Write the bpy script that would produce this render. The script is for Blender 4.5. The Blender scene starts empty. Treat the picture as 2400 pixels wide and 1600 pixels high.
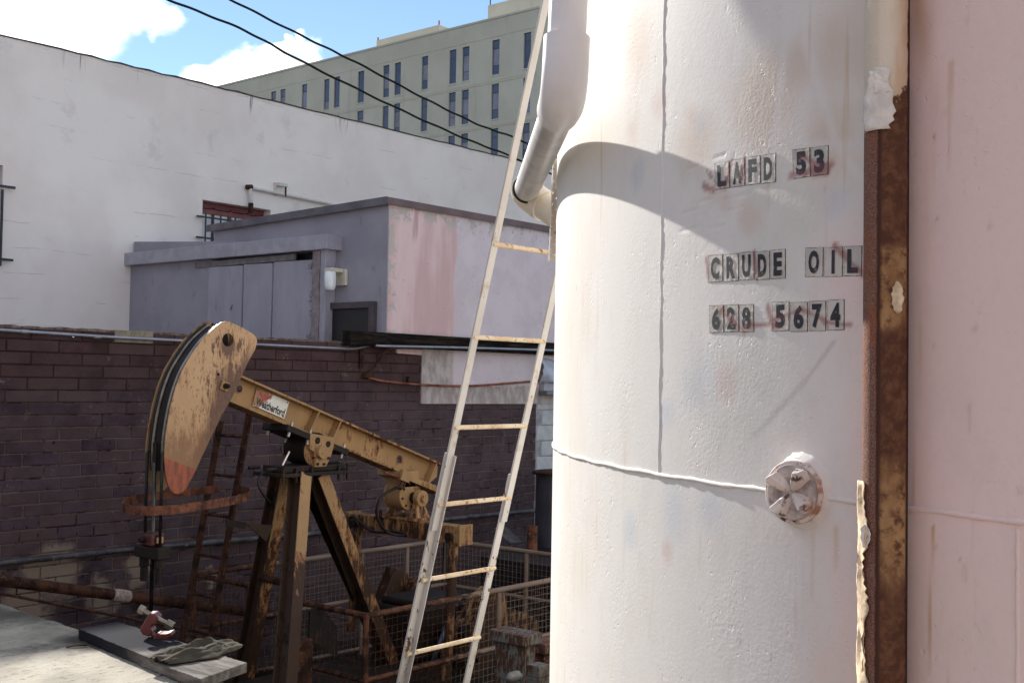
import bpy, bmesh, math, random
import numpy as np
from math import sin, cos, tan, atan2, radians, pi, sqrt
from mathutils import Vector, Matrix
random.seed(7)
scene = bpy.context.scene
COL = scene.collection

# ------------------------------------------------------------------ camera
EYE = 2.65
ZS = EYE - 1.09                              # top of the concrete platform
F = 2740.0                                   # focal length in pixels of a 2400 px wide frame
HEAD, PITCH, ROLL = radians(40), math.atan(95 / F), 0.016
fwd = Vector((cos(HEAD) * cos(PITCH), sin(HEAD) * cos(PITCH), sin(PITCH)))
r0 = Vector((sin(HEAD), -cos(HEAD), 0)); u0 = r0.cross(fwd)
rgt = r0 * cos(ROLL) + u0 * sin(ROLL); upv = u0 * cos(ROLL) - r0 * sin(ROLL)
CAMP = Vector((0, 0, EYE))
cd = bpy.data.cameras.new('camera'); cam = bpy.data.objects.new('camera', cd); COL.objects.link(cam)
cd.sensor_width = 36; cd.lens = 36 * F / 2400; cd.clip_start = 0.05; cd.clip_end = 3000
cam.matrix_world = Matrix(((rgt.x, upv.x, -fwd.x, 0), (rgt.y, upv.y, -fwd.y, 0), (rgt.z, upv.z, -fwd.z, EYE), (0, 0, 0, 1)))
scene.camera = cam

# ------------------------------------------------------------------ light
SUN_HEAD, SUN_EL = radians(69.8), radians(27.4)
SUND = Vector((cos(SUN_HEAD) * cos(SUN_EL), sin(SUN_HEAD) * cos(SUN_EL), sin(SUN_EL)))
sl = bpy.data.lights.new('sun', 'SUN'); sl.energy = 5.0; sl.angle = radians(0.55); sl.color = (1.0, 0.955, 0.90)
so = bpy.data.objects.new('sun', sl); COL.objects.link(so); so.rotation_euler = SUND.to_track_quat('Z', 'Y').to_euler()
scene.view_settings.view_transform = 'Standard'; scene.view_settings.look = 'None'
scene.view_settings.exposure = 0.86; scene.view_settings.gamma = 1; scene.view_settings.use_curve_mapping = False
scene.render.engine = 'CYCLES'; scene.cycles.max_bounces = 7; scene.cycles.diffuse_bounces = 4; scene.cycles.glossy_bounces = 3

# ------------------------------------------------------------------ node helpers
class NT:
    def __init__(s, tree): s.t = tree; s.n = tree.nodes; s.l = tree.links
    def new(s, t): return s.n.new(t)
    def put(s, sock, v):
        if v is None: return
        if hasattr(v, 'links') or isinstance(v, bpy.types.NodeSocket): s.l.new(v, sock)
        else:
            try: sock.default_value = v
            except Exception:
                sock.default_value = (v[0], v[1], v[2], 1) if hasattr(v, '__len__') and len(v) == 3 else (v, v, v)
    def pos(s): return s.new('ShaderNodeNewGeometry').outputs['Position']
    def math(s, op, a, b=None, c=None, clamp=False):
        n = s.new('ShaderNodeMath'); n.operation = op; n.use_clamp = clamp
        s.put(n.inputs[0], a); s.put(n.inputs[1], b); s.put(n.inputs[2], c); return n.outputs[0]
    def vmath(s, op, a, b=None):
        n = s.new('ShaderNodeVectorMath'); n.operation = op
        s.put(n.inputs[0], a); s.put(n.inputs[1], b); return n.outputs['Value'] if op in ('DISTANCE', 'DOT_PRODUCT', 'LENGTH') else n.outputs[0]
    def sep(s, v): n = s.new('ShaderNodeSeparateXYZ'); s.put(n.inputs[0], v); return n.outputs
    def comb(s, x, y, z):
        n = s.new('ShaderNodeCombineXYZ'); s.put(n.inputs[0], x); s.put(n.inputs[1], y); s.put(n.inputs[2], z); return n.outputs[0]
    def noise(s, scale, detail=4, rough=.55, vec=None, dist=0, stretch=None):
        n = s.new('ShaderNodeTexNoise'); v = vec if vec is not None else s.pos()
        if stretch: v = s.vmath('MULTIPLY', v, Vector(stretch))
        s.put(n.inputs['Vector'], v); n.inputs['Scale'].default_value = scale; n.inputs['Detail'].default_value = min(detail, 4.5)
        n.inputs['Roughness'].default_value = rough; n.inputs['Distortion'].default_value = dist; return n.outputs[0]
    def voro(s, scale, vec=None, feature='F1'):
        n = s.new('ShaderNodeTexVoronoi'); n.feature = feature; s.put(n.inputs['Vector'], vec if vec is not None else s.pos())
        n.inputs['Scale'].default_value = scale; return n.outputs[0]
    def ss(s, x, a, b):
        n = s.new('ShaderNodeMapRange'); n.interpolation_type = 'SMOOTHSTEP'
        s.put(n.inputs[0], x); s.put(n.inputs[1], a); s.put(n.inputs[2], b); return n.outputs[0]
    def mix(s, f, a, b, mode='MIX'):
        n = s.new('ShaderNodeMix'); n.data_type = 'RGBA'; n.blend_type = mode
        s.put(n.inputs[0], f); s.put(n.inputs[6], c4(a)); s.put(n.inputs[7], c4(b)); return n.outputs[2]
    def bump(s, h, strength=.3, dist=.01, normal=None):
        n = s.new('ShaderNodeBump'); n.inputs['Strength'].default_value = strength; n.inputs['Distance'].default_value = dist
        s.put(n.inputs['Height'], h); s.put(n.inputs['Normal'], normal); return n.outputs[0]
def c4(v):
    if isinstance(v, bpy.types.NodeSocket): return v
    if isinstance(v, (int, float)): return (v, v, v, 1)
    return (v[0], v[1], v[2], 1)
def material(name, fn):
    m = bpy.data.materials.new(name); m.use_nodes = True; t = NT(m.node_tree)
    b = m.node_tree.nodes['Principled BSDF']
    r = fn(t)
    if 'Specular IOR Level' not in r and isinstance(r.get('Roughness'), float) and r['Roughness'] >= .6 and not r.get('Metallic'): r['Specular IOR Level'] = .07
    for k, v in r.items(): t.put(b.inputs[k], c4(v) if k == 'Base Color' else v)
    return m
def sc(c, k): return tuple(x * k for x in c)
def plain(name, col, rough=.6, metal=0.0, var=.25, nscale=8, bump=.1, bscale=60, bdist=.003):
    def fn(t):
        n = t.noise(nscale, 5, .6); c = t.mix(t.ss(n, .3, .7), sc(col, 1 - var), sc(col, 1 + var))
        return {'Base Color': c, 'Roughness': rough, 'Metallic': metal, 'Normal': t.bump(t.noise(bscale, 4), bump, bdist)}
    return material(name, fn)

# ------------------------------------------------------------------ world: sky and clouds
def pxdir(px, py):
    return (rgt * ((px - 1200) / F) + upv * ((800 - py) / F) + fwd).normalized()
W = bpy.data.worlds.new('World'); scene.world = W; W.use_nodes = True
t = NT(W.node_tree); bg = W.node_tree.nodes['Background']
sky = t.new('ShaderNodeTexSky'); sky.sky_type = 'NISHITA'; sky.sun_disc = False
sky.sun_elevation = SUN_EL; sky.sun_rotation = pi / 2 - SUN_HEAD; sky.altitude = 50; sky.air_density = 1.0; sky.dust_density = 0.0; sky.ozone_density = 2.0
geo = t.new('ShaderNodeTexCoord').outputs['Generated']
n1 = t.noise(9.0, 8, .58, geo, stretch=(1, 1, 1.9)); n2 = t.noise(3.1, 4, .5, geo, stretch=(1, 1, 2.2))
n3 = t.noise(34, 5, .6, geo, stretch=(1, 1, 1.6)); n4 = t.noise(17, 3, .55, t.vmath('ADD', geo, Vector((.3, .7, .2))), stretch=(1, 1, 1.5))
fld = t.math('ADD', t.math('MULTIPLY', n1, .50), t.math('ADD', t.math('MULTIPLY', n2, .46), t.math('MULTIPLY', n3, .16)))
warp = t.math('ADD', t.math('MULTIPLY', t.math('SUBTRACT', n4, .5), .10), t.math('MULTIPLY', t.math('SUBTRACT', n3, .5), .045))
for (px, py, rad, amp) in ((880, 60, .30, -.42), (80, 30, .11, .27), (290, 0, .07, .26), (420, 45, .04, .27), (550, 165, .045, .46), (640, 180, .035, .42), (460, 190, .03, .32), (738, 125, .02, .32), (345, 110, .045, -.26), (500, 100, .03, -.18), (200, 130, .05, .12)):
    d = t.math('ADD', t.vmath('DISTANCE', geo, pxdir(px, py)), t.math('MULTIPLY', warp, 1.0 if rad < .2 else 0.0))
    fld = t.math('ADD', fld, t.math('MULTIPLY', t.ss(d, rad, 0.0), amp))
mask = t.ss(fld, .49, .82)
thick = t.ss(fld, .66, .90)
shade = t.ss(t.noise(11, 5, .55, t.vmath('ADD', geo, Vector((.03, .05, .06))), stretch=(1, 1, 1.7)), .42, .66)
ccol = t.mix(t.math('MULTIPLY', thick, shade), (16.8, 16.6, 16.3), (5.6, 6.0, 6.8))
bl = t.mix(t.math('MULTIPLY', mask, .96), sky.outputs[0], ccol)
t.put(bg.inputs['Color'], bl); bg.inputs['Strength'].default_value = 0.085

# ------------------------------------------------------------------ geometry helpers
def onX(px, py, X): d = pxdir(px, py); return CAMP + d * (X / d.x)
def onY(px, py, Y): d = pxdir(px, py); return CAMP + d * (Y / d.y)
def onZ(px, py, Z): d = pxdir(px, py); return CAMP + d * ((Z - EYE) / d.z)
def atw(px, py, w): d = pxdir(px, py); return CAMP + d * (w / d.dot(fwd))
class MB:
    def __init__(s): s.v = []; s.f = []
    def add(s, vs, fs):
        o = len(s.v); s.v += [Vector(p) for p in vs]; s.f += [tuple(i + o for i in q) for q in fs]; return s
    def box(s, x0, x1, y0, y1, z0, z1):
        return s.hexa([(x0, y0, z0), (x1, y0, z0), (x1, y1, z0), (x0, y1, z0)], [(x0, y0, z1), (x1, y0, z1), (x1, y1, z1), (x0, y1, z1)])
    def hexa(s, a, b):
        return s.add(list(a) + list(b), [(3, 2, 1, 0), (4, 5, 6, 7), (0, 1, 5, 4), (1, 2, 6, 5), (2, 3, 7, 6), (3, 0, 4, 7)])
    def obox(s, c, ax, ay, az, hx, hy, hz):
        c = Vector(c); ax, ay, az = (Vector(q).normalized() for q in (ax, ay, az))
        P = lambda i, j, k: c + ax * hx * i + ay * hy * j + az * hz * k
        return s.hexa([P(-1, -1, -1), P(1, -1, -1), P(1, 1, -1), P(-1, 1, -1)], [P(-1, -1, 1), P(1, -1, 1), P(1, 1, 1), P(-1, 1, 1)])
    def prism(s, pts, e):
        n = len(pts); pts = [Vector(p) for p in pts]; e = Vector(e)
        return s.add(pts + [p + e for p in pts], [tuple(range(n)), tuple(range(2 * n - 1, n - 1, -1))] + [(i, i + n, (i + 1) % n + n, (i + 1) % n) for i in range(n)])
    def tube(s, path, r, n=12, cap=True, hollow=False, closed=False):
        path = [Vector(p) for p in path]; m = len(path); rs = r if hasattr(r, '__len__') else [r] * m
        o = len(s.v); N = None
        for i in range(m):
            if closed: T = (path[(i + 1) % m] - path[i - 1]).normalized()
            else: T = (path[min(i + 1, m - 1)] - path[max(i - 1, 0)]).normalized()
            if N is None: N = T.orthogonal().normalized()
            else: N = (N - T * N.dot(T)).normalized()
            B = T.cross(N)
            for k in range(n):
                a = 2 * pi * k / n; s.v.append(path[i] + (N * cos(a) + B * sin(a)) * rs[i])
        for i in range(m if closed else m - 1):
            j = (i + 1) % m
            for k in range(n):
                k2 = (k + 1) % n; s.f.append((o + i * n + k, o + i * n + k2, o + j * n + k2, o + j * n + k))
        if cap and not closed:
            s.f.append(tuple(o + k for k in range(n - 1, -1, -1))); s.f.append(tuple(o + (m - 1) * n + k for k in range(n)))
        return s
    def strip(s, path, half, thick, nrm):
        """a flat band following path: half is the vector across its width, nrm gives thickness direction per point"""
        m = len(path); o = len(s.v)
        for i, p in enumerate(path):
            p = Vector(p); n = Vector(nrm[i]).normalized() * thick
            for q in (p - half, p + half, p + half + n, p - half + n): s.v.append(q)
        for i in range(m - 1):
            for k in range(4):
                a = o + i * 4 + k; b = o + i * 4 + (k + 1) % 4; s.f.append((a, b, b + 4, a + 4))
        s.f.append((o, o + 1, o + 2, o + 3)); e = o + 4 * (m - 1); s.f.append((e + 3, e + 2, e + 1, e)); return s
ROOT = {}
def tag(o, label, cat, group=None, kind=None):
    if label: o['label'] = label
    if cat: o['category'] = cat
    if group: o['group'] = group
    if kind: o['kind'] = kind
    return o
def thing(name, loc, label, cat, group=None):
    o = bpy.data.objects.new(name, None); COL.objects.link(o); o.location = Vector(loc); o.empty_display_size = .1
    ROOT[o] = Vector(loc); return tag(o, label, cat, group)
def build(mb, name, mat, parent=None, smooth=False, bevel=0.0, auto=None):
    off = ROOT.get(parent, Vector((0, 0, 0))) if parent else Vector((0, 0, 0))
    me = bpy.data.meshes.new(name); me.from_pydata([tuple(p - off) for p in mb.v], [], mb.f); me.validate()
    bm = bmesh.new(); bm.from_mesh(me); bmesh.ops.recalc_face_normals(bm, faces=bm.faces); bm.to_mesh(me); bm.free()
    o = bpy.data.objects.new(name, me); COL.objects.link(o); me.materials.append(mat)
    if parent: o.parent = parent; ROOT[o] = off
    if smooth:
        for p in me.polygons: p.use_smooth = True
        if auto is not None: me.set_sharp_from_angle(angle=radians(auto))
    if bevel:
        b = o.modifiers.new('bevel', 'BEVEL'); b.width = bevel; b.segments = 2; b.limit_method = 'ANGLE'; b.angle_limit = radians(40)
    return o
def arc3(p0, p1, p2, n=10):
    """quadratic bend between p0 and p2 round p1"""
    p0, p1, p2 = Vector(p0), Vector(p1), Vector(p2)
    return [p0 * (1 - k) ** 2 + p1 * 2 * k * (1 - k) + p2 * k * k for k in (i / n for i in range(n + 1))]
def smoothpath(pts, n=6):
    pts = [Vector(p) for p in pts]; out = []
    for i in range(len(pts) - 1):
        a, b, c, d = pts[max(i - 1, 0)], pts[i], pts[i + 1], pts[min(i + 2, len(pts) - 1)]
        for k in range(n):
            t = k / n
            out.append(.5 * ((2 * b) + (c - a) * t + (2 * a - 5 * b + 4 * c - d) * t * t + (3 * b - a - 3 * c + d) * t ** 3))
    return out + [pts[-1]]
def glyphs(body, OFS=.022):
    """outline mesh of a line of text: vertices in its own box 0..1, and faces"""
    cu = bpy.data.curves.new('t', 'FONT'); cu.body = body; cu.offset = OFS; cu.resolution_u = 3
    o = bpy.data.objects.new('t', cu); COL.objects.link(o); dg = bpy.context.evaluated_depsgraph_get(); dg.update()
    me = o.evaluated_get(dg).to_mesh(); vs = [v.co.copy() for v in me.vertices]; fs = [tuple(p.vertices) for p in me.polygons]
    o.evaluated_get(dg).to_mesh_clear(); bpy.data.objects.remove(o); bpy.data.curves.remove(cu)
    x0 = min(v.x for v in vs); x1 = max(v.x for v in vs); y0 = min(v.y for v in vs); y1 = max(v.y for v in vs)
    return [((v.x - x0) / (x1 - x0 + 1e-9), (v.y - y0) / (y1 - y0)) for v in vs], fs, (x1 - x0) / (y1 - y0)

# ================================================================== SETTING
def f_ground(t):
    n = t.noise(1.3, 6, .65); m = t.noise(14, 5)
    c = t.mix(t.ss(n, .4, .65), (.016, .012, .010), (.045, .036, .030)); c = t.mix(t.ss(m, .5, .7), c, (.06, .048, .04))
    return {'Base Color': c, 'Roughness': .9, 'Normal': t.bump(t.noise(30, 5), .6, .02)}
M_ground = material('ground_dirt', f_ground)
def f_conc(base):
    def fn(t):
        n = t.noise(2.2, 6, .7); g = t.noise(22, 6, .7, stretch=(1, 1.6, 1)); p = t.noise(90, 3)
        c = t.mix(t.ss(n, .35, .65), sc(base, .72), sc(base, 1.1)); c = t.mix(t.ss(g, .56, .70), c, sc(base, .42))
        c = t.mix(t.ss(p, .66, .74), c, sc(base, .25))
        h = t.math('ADD', t.math('MULTIPLY', g, .7), t.math('MULTIPLY', p, .3))
        return {'Base Color': c, 'Roughness': .85, 'Normal': t.bump(h, .7, .012)}
    return fn
M_conc = None
def f_slab(t):
    q = f_conc((.40, .365, .30))(t); P = t.pos()
    d = spots(t, [(onZ(60, 1440, ZS), .50), (onZ(200, 1500, ZS), .28), (onZ(-150, 1450, ZS), .6), (onZ(80, 1520, ZS), .25)], .35, 3.5, .2)
    c = t.mix(t.math('MULTIPLY', d, .86), q['Base Color'], (.055, .048, .042))
    cr = stroke(t, P, onZ(360, 1590, ZS), onZ(430, 1558, ZS), .006, .2, t.math('MULTIPLY', t.math('SUBTRACT', t.noise(14, 4, .6), .5), .03)); q['Base Color'] = t.mix(cr, c, (.06, .05, .04)); q['Specular IOR Level'] = .02; return q
M_yard = material('yard_concrete', f_conc((.36, .335, .305)))

g = MB(); g.add([(-400, -400, 0), (900, -400, 0), (900, 900, 0), (-400, 900, 0)], [(0, 1, 2, 3)])
tag(build(g, 'ground', M_ground), None, None, kind='structure')
g = MB(); g.box(-22, 11, -22, 1.2, -.2, 1.05)
tag(build(g, 'yard_pavement', M_yard), None, None, kind='structure')

# ================================================================== OIL TANK
TR = 3.6
TC = r0 * 3.758 + Vector((cos(HEAD), sin(HEAD), 0)) * 4.277; TC.z = 1.05
TTOP = EYE + 2.3
def cyl(px, py, R=TR):
    d = pxdir(px, py); ox, oy = CAMP.x - TC.x, CAMP.y - TC.y
    a = d.x ** 2 + d.y ** 2; b = 2 * (ox * d.x + oy * d.y); c = ox * ox + oy * oy - R * R
    D = max(b * b - 4 * a * c, 0); k = (-b - sqrt(D)) / (2 * a); p = CAMP + d * k
    return atan2(p.y - TC.y, p.x - TC.x), p.z
def cp(th, z, r=0.0): return Vector((TC.x + (TR + r) * cos(th), TC.y + (TR + r) * sin(th), z))
def cpx(px, py, r=0.0): return cp(*cyl(px, py), r)

def spots(t, lst, warp=.03, wscale=9, soft=.5):
    """soft-edged spray marks at fixed places on the steel"""
    n = t.noise(wscale, 4, .6); o = None
    for p, r in lst:
        d = t.math('ADD', t.vmath('DISTANCE', t.pos(), p), t.math('MULTIPLY', t.math('SUBTRACT', n, .5), warp * 2))
        m = t.ss(d, r, r * soft); o = m if o is None else t.math('MAXIMUM', o, m)
    return o
def stroke(t, P, a, b, w, soft=.3, wob=None):
    """a brushed or scratched line from a to b on the shell, as a 0..1 mask"""
    a, b = Vector(a), Vector(b); d = (b - a); L = d.length; d.normalize()
    r = t.vmath('SUBTRACT', P, a); k = t.vmath('DOT_PRODUCT', r, d)
    q = t.vmath('LENGTH', t.vmath('CROSS_PRODUCT', r, d))
    if wob is not None: q = t.math('ADD', q, wob)
    return t.math('MULTIPLY', t.ss(q, w, w * soft), t.math('MULTIPLY', t.ss(k, -w, w * .5), t.ss(k, L + w, L - w * .5)))
def mx(t, ms):
    o = ms[0]
    for q in ms[1:]: o = t.math('MAXIMUM', o, q)
    return o
RED = [((1650, 435), (1672, 445), .012), ((1655, 400), (1690, 440), .006), ((1715, 378), (1700, 440), .009), ((1745, 370), (1738, 432), .010), ((1850, 412), (1940, 400), .011), ((1880, 365), (1930, 395), .010), ((1900, 400), (1950, 385), .012), ((1655, 605), (1662, 655), .008), ((1768, 590), (1776, 655), .010), ((1955, 575), (2025, 645), .010), ((1690, 725), (1745, 775), .011), ((1745, 765), (1830, 760), .009), ((1800, 720), (1812, 765), .014), ((1815, 750), (1880, 725), .010), ((1880, 725), (1935, 750), .010), ((1935, 755), (1990, 760), .008)]
def vnoise(p, sc_, oct=3, rough=.55, seed=0):
    """fractal value noise for arrays of points, 0..1"""
    p = np.asarray(p, float) * sc_; out = 0; amp = 1; tot = 0
    for o in range(oct):
        q = p * 2 ** o + 17.3 * (o + seed); i = np.floor(q).astype(np.int64); f = q - i; f = f * f * (3 - 2 * f); v = 0
        for dx in (0, 1):
            for dy in (0, 1):
                for dz in (0, 1):
                    h = ((i[:, 0] + dx) * 374761393 + (i[:, 1] + dy) * 668265263 + (i[:, 2] + dz) * 2147483647 // 7) & 0xffffffff
                    h = (h ^ (h >> 13)) * 1274126177 & 0xffffffff; h = ((h ^ (h >> 16)) & 0xffff) / 65535.
                    v = v + h * np.where(dx, f[:, 0], 1 - f[:, 0]) * np.where(dy, f[:, 1], 1 - f[:, 1]) * np.where(dz, f[:, 2], 1 - f[:, 2])
        out = out + v * amp; tot += amp; amp *= rough
    return out / tot
def sstep(x, a, b): k = np.clip((x - a) / (b - a), 0, 1); return k * k * (3 - 2 * k)
def seg(p, a, b, w, soft=.2, wob=0):
    a, b = np.array(a), np.array(b); d = b - a; L = np.linalg.norm(d); d = d / L; r = p - a; k = r @ d; q = np.linalg.norm(r - np.clip(k, 0, L)[:, None] * d, axis=1) + wob
    return sstep(q, w, w * soft)
def layers(p, only_red=False):
    """brushed, sprayed and weeping paint layers on the shell: premultiplied colour and cover"""
    col = np.zeros((len(p), 3)); cov = np.zeros(len(p))
    def over(m, c, k):
        nonlocal col, cov
        m = np.clip(m * k, 0, 1)[:, None]; col = col * (1 - m) + m * np.array(c); cov = cov * (1 - m[:, 0]) + m[:, 0]
    n1 = vnoise(p, 6, 3); n2 = vnoise(p, 30, 3, .65, 3); wob = (n1 - .5) * .14; wf = (n2 - .5) * .016
    def blob(lst, warp): 
        o = 0
        for (x, y, r) in lst: o = np.maximum(o, sstep(np.linalg.norm(p - np.array(cpx(x, y)), axis=1) + wob * warp, r, r * .05))
        return o
    if not only_red:
        over(blob([(1490, 120, .16), (1480, 300, .10), (1630, 330, .14), (1800, 230, .19), (1940, 330, .16), (1960, 120, .16), (1680, 450, .08), (1870, 150, .12)], 1.2), (.60, .45, .33), .50)
        over(blob([(1545, 250, .07), (1620, 270, .06), (1700, 460, .05), (1760, 520, .06), (1700, 900, .06), (1560, 1290, .05)], 1), (.62, .40, .33), .40)
        over(np.maximum.reduce([seg(p, cpx(1845, 60), cpx(1815, 330), .020, .2, wob * .12), seg(p, cpx(1885, 90), cpx(1960, 340), .022, .2, wob * .12), seg(p, cpx(1960, 340), cpx(2020, 420), .018, .2, wob * .12), seg(p, cpx(1870, 335), cpx(2010, 345), .02, .2, wob * .12)]), (.76, .73, .69), .6)
        over(np.maximum(seg(p, cpx(1955, 800), cpx(1890, 890), .008, .2, wob * .05), seg(p, cpx(1890, 890), cpx(1770, 1020), .014, .1, wob * .08)), (.44, .36, .40), .40)
        over(blob([(1640, 905, .12), (1580, 1200, .12), (1660, 1190, .09), (1700, 760, .06), (1500, 400, .06), (1960, 470, .08), (1560, 960, .07), (1640, 290, .07), (1480, 1230, .06)], 1), (.45, .53, .62), .34)
        over(blob([(1790, 600, .14), (1870, 480, .12), (1760, 860, .15), (1680, 1000, .11), (1750, 1000, .12), (1800, 430, .1)], 1.2), (.62, .64, .57), .45)
    over(np.maximum.reduce([seg(p, cpx(*a), cpx(*b), w, .15, wf) for a, b, w in RED]), (.34, .11, .10), .75)
    if only_red: return col, cov
    dn = vnoise(p * np.array((1, 1, .2)), 9, 3, .6, 5); w3 = (vnoise(p * np.array((.1, .1, 2)), 3.2, 3, .6, 8) - .5) * .010
    for (x0, x1, y0, y1, w, k) in ((2150, 2138, 640, 1190, .0065, .8), (2186, 2176, 1235, 1575, .0065, .8), (2150, 2150, -40, 430, .065, .85), (2190, 2188, 0, 300, .012, .6), (2228, 2222, 150, 400, .008, .7), (2172, 2170, 380, 560, .008, .7), (2200, 2200, 80, 130, .012, .8), (1545, 1520, 1240, 1500, .008, .5), (1905, 1903, 1250, 1400, .012, .35), (1960, 1958, 1240, 1330, .014, .35), (1640, 1640, 1250, 1330, .008, .4), (2270, 2270, 950, 1010, .006, .6), (2260, 2262, 1320, 1360, .008, .5)):
        over(seg(p, cpx(x0, y0), cpx(x1, y1), w, .0, w3) * sstep(dn, .30, .55), (.50, .28, .10), k)
    rg = np.random.default_rng(5)
    for i in range(30):                                   # small rust spots
        x, y = rg.uniform(1350, 2400), rg.uniform(20, 1580); q = np.array(cpx(x, y)); d = np.linalg.norm((p - q) * np.array((1, 1, .6)), axis=1) + wf * .3
        over(sstep(d, rg.uniform(.004, .008), .001), (.42, .21, .10), rg.uniform(.2, .55))
    return col, cov
def f_tank(t):
    P = t.pos(); mid = t.noise(4.5, 3, .6, stretch=(1, 1, .7)); big = t.noise(1.1, 3, .6)
    white = (.76, .735, .69); pink = (.83, .645, .60)
    # repainted areas: white on the west side, salmon paint towards the east side of the shell
    ang = t.math('ARCTAN2', t.math('SUBTRACT', t.sep(P)[1], TC.y), t.math('SUBTRACT', t.sep(P)[0], TC.x))
    a2 = t.math('ADD', t.math('WRAP', ang, 2 * pi, 0.0), t.math('MULTIPLY', t.math('SUBTRACT', mid, .5), .16))
    c = t.mix(t.ss(a2, cyl(1880, 900)[0] % (2 * pi), cyl(2160, 700)[0] % (2 * pi)), white, pink)
    c = t.mix(t.math('MULTIPLY', t.ss(big, .5, .66), .35), c, (.70, .62, .50))
    at = t.new('ShaderNodeAttribute'); at.attribute_name = 'layers'
    c = t.mix(at.outputs['Alpha'], c, t.vmath('DIVIDE', at.outputs['Color'], t.math('MAXIMUM', at.outputs['Alpha'], .001)))
    st = t.noise(26, 3, .6, stretch=(1, 1, .06)); c = t.mix(t.math('MULTIPLY', t.math('MULTIPLY', t.ss(st, .60, .74), t.ss(big, .44, .60)), .42), c, (.54, .36, .20))
    grime = t.noise(9, 4, .68, t.vmath('ADD', P, Vector((5, 3, 8))), stretch=(1, 1, .55)); spk = t.noise(64, 3, .65)
    c = t.mix(t.math('MULTIPLY', t.ss(grime, .50, .68), .10), c, (.50, .44, .38)); c = t.mix(t.math('MULTIPLY', t.ss(spk, .52, .70), .06), c, (.42, .38, .34)); c = t.mix(t.math('MULTIPLY', t.ss(spk, .47, .30), .06), c, (.90, .88, .85))
    fine = t.noise(110, 3, .6); dent = t.ss(t.noise(50, 2, .5, t.vmath('ADD', P, Vector((2, 7, 1)))), .66, .72)
    h = t.math('SUBTRACT', t.math('MULTIPLY', fine, t.math('ADD', .10, t.math('MULTIPLY', t.ss(mid, .45, .65), .16))), t.math('MULTIPLY', t.math('MULTIPLY', dent, t.math('ADD', .10, t.ss(mid, .45, .62))), .26))
    at2 = t.new('ShaderNodeAttribute'); at2.attribute_name = 'relief'
    h = t.math('ADD', h, t.math('MULTIPLY', at2.outputs['Fac'], t.math('ADD', .45, t.math('MULTIPLY', t.noise(90, 2, .5, stretch=(1, 1, 1.5)), .4))))
    return {'Base Color': c, 'Roughness': .6, 'Normal': t.bump(h, .38, .010)}
def paint_layers(o, off):
    me = o.data; p = np.empty(len(me.vertices) * 3); me.vertices.foreach_get('co', p); p = p.reshape(-1, 3) + np.array(off)
    col, cov = layers(p); at = me.color_attributes.new('layers', 'FLOAT_COLOR', 'POINT'); at.data.foreach_set('color', np.column_stack([col, cov]).ravel())
    n = vnoise(p, 40, 3, .6, 2); r = np.zeros(len(p))
    for (a, b, w, k) in (((1640, 476), (1772, 416), .006, -.9), ((1600, 500), (1760, 452), .005, -.6), ((1590, 522), (1745, 486), .005, -.6), ((1610, 400), (1700, 362), .004, -.4), ((1590, 540), (1700, 530), .005, -.4)): r += seg(p, cpx(*a), cpx(*b), w, .1) * k
    for (x, y, q) in ((1690, 500, .16), (1790, 560, .12), (1740, 470, .12), (1780, 640, .08), (1830, 460, .07)): r += sstep(np.linalg.norm(p - np.array(cpx(x, y)), axis=1) + (n - .5) * .1, q, q * .3) * (n - .35) * .45
    fa_ = me.attributes.new('relief', 'FLOAT', 'POINT'); fa_.data.foreach_set('value', r)
M_tank = material('tank_paint', f_tank)
TANK = thing('oil_tank', (TC.x, TC.y, TC.z), 'large white and salmon painted steel oil tank with stuck-on letters', 'tank')
th0, th1 = cyl(1305, 1000)[0] - .12, cyl(2399, 800)[0] + .10
m = MB(); NS = 300; rest_ = 2 * pi - (th1 - th0)
for i in range(NS + 1):
    a = th1 + rest_ * i / NS
    for z in (TC.z, TTOP): m.v.append(cp(a, z))
for i in range(NS): m.f.append((2 * i, 2 * i + 2, 2 * i + 3, 2 * i + 1))
m.f.append(tuple(2 * i + 1 for i in range(NS + 1)))
paint_layers(build(m, 'shell', M_tank, TANK, smooth=True, auto=40), ROOT[TANK])
m = MB(); NA, NZ = 470, 440; zlo_, zhi_ = TC.z, TTOP
for j in range(NZ + 1):
    for i in range(NA + 1): m.v.append(cp(th0 + (th1 - th0) * i / NA, zlo_ + (zhi_ - zlo_) * j / NZ))
m.f = [(j * (NA + 1) + i, j * (NA + 1) + i + 1, (j + 1) * (NA + 1) + i + 1, (j + 1) * (NA + 1) + i) for j in range(NZ) for i in range(NA)]
o = build(m, 'shell_plate', M_tank, TANK, smooth=True); paint_layers(o, ROOT[TANK])
# welds
ZR = cpx(1660, 1130).z
rnd = random.Random(3)
def bead(path, r, name):
    p2 = []; rr = []
    for q in path: p2.append(q); rr.append(r * rnd.uniform(.8, 1.25))
    m = MB(); m.tube(p2, rr, 8); paint_layers(build(m, name, M_tank, TANK, smooth=True), ROOT[TANK])
thL = cyl(1305, 1000)[0]
ths = [thL - .35 + k * .006 for k in range(int(1.6 / .006))]
bead([cp(a, ZR + .0015 * sin(a * 90), -.0008) for a in ths], .0058, 'ring_weld')
tv = cyl(1550, 600)[0]
bead([cp(tv + .0006 * sin(z * 40), z, -.0012) for z in [ZR + .012 * k for k in range(int((TTOP - ZR) / .012))]], .0036, 'seam_weld')
tv2 = cyl(2386, 1300)[0]
bead([cp(tv2, z, -.0010) for z in [TC.z + .012 * k for k in range(int((ZR - TC.z) / .012))]], .005, 'seam_weld')

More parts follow.
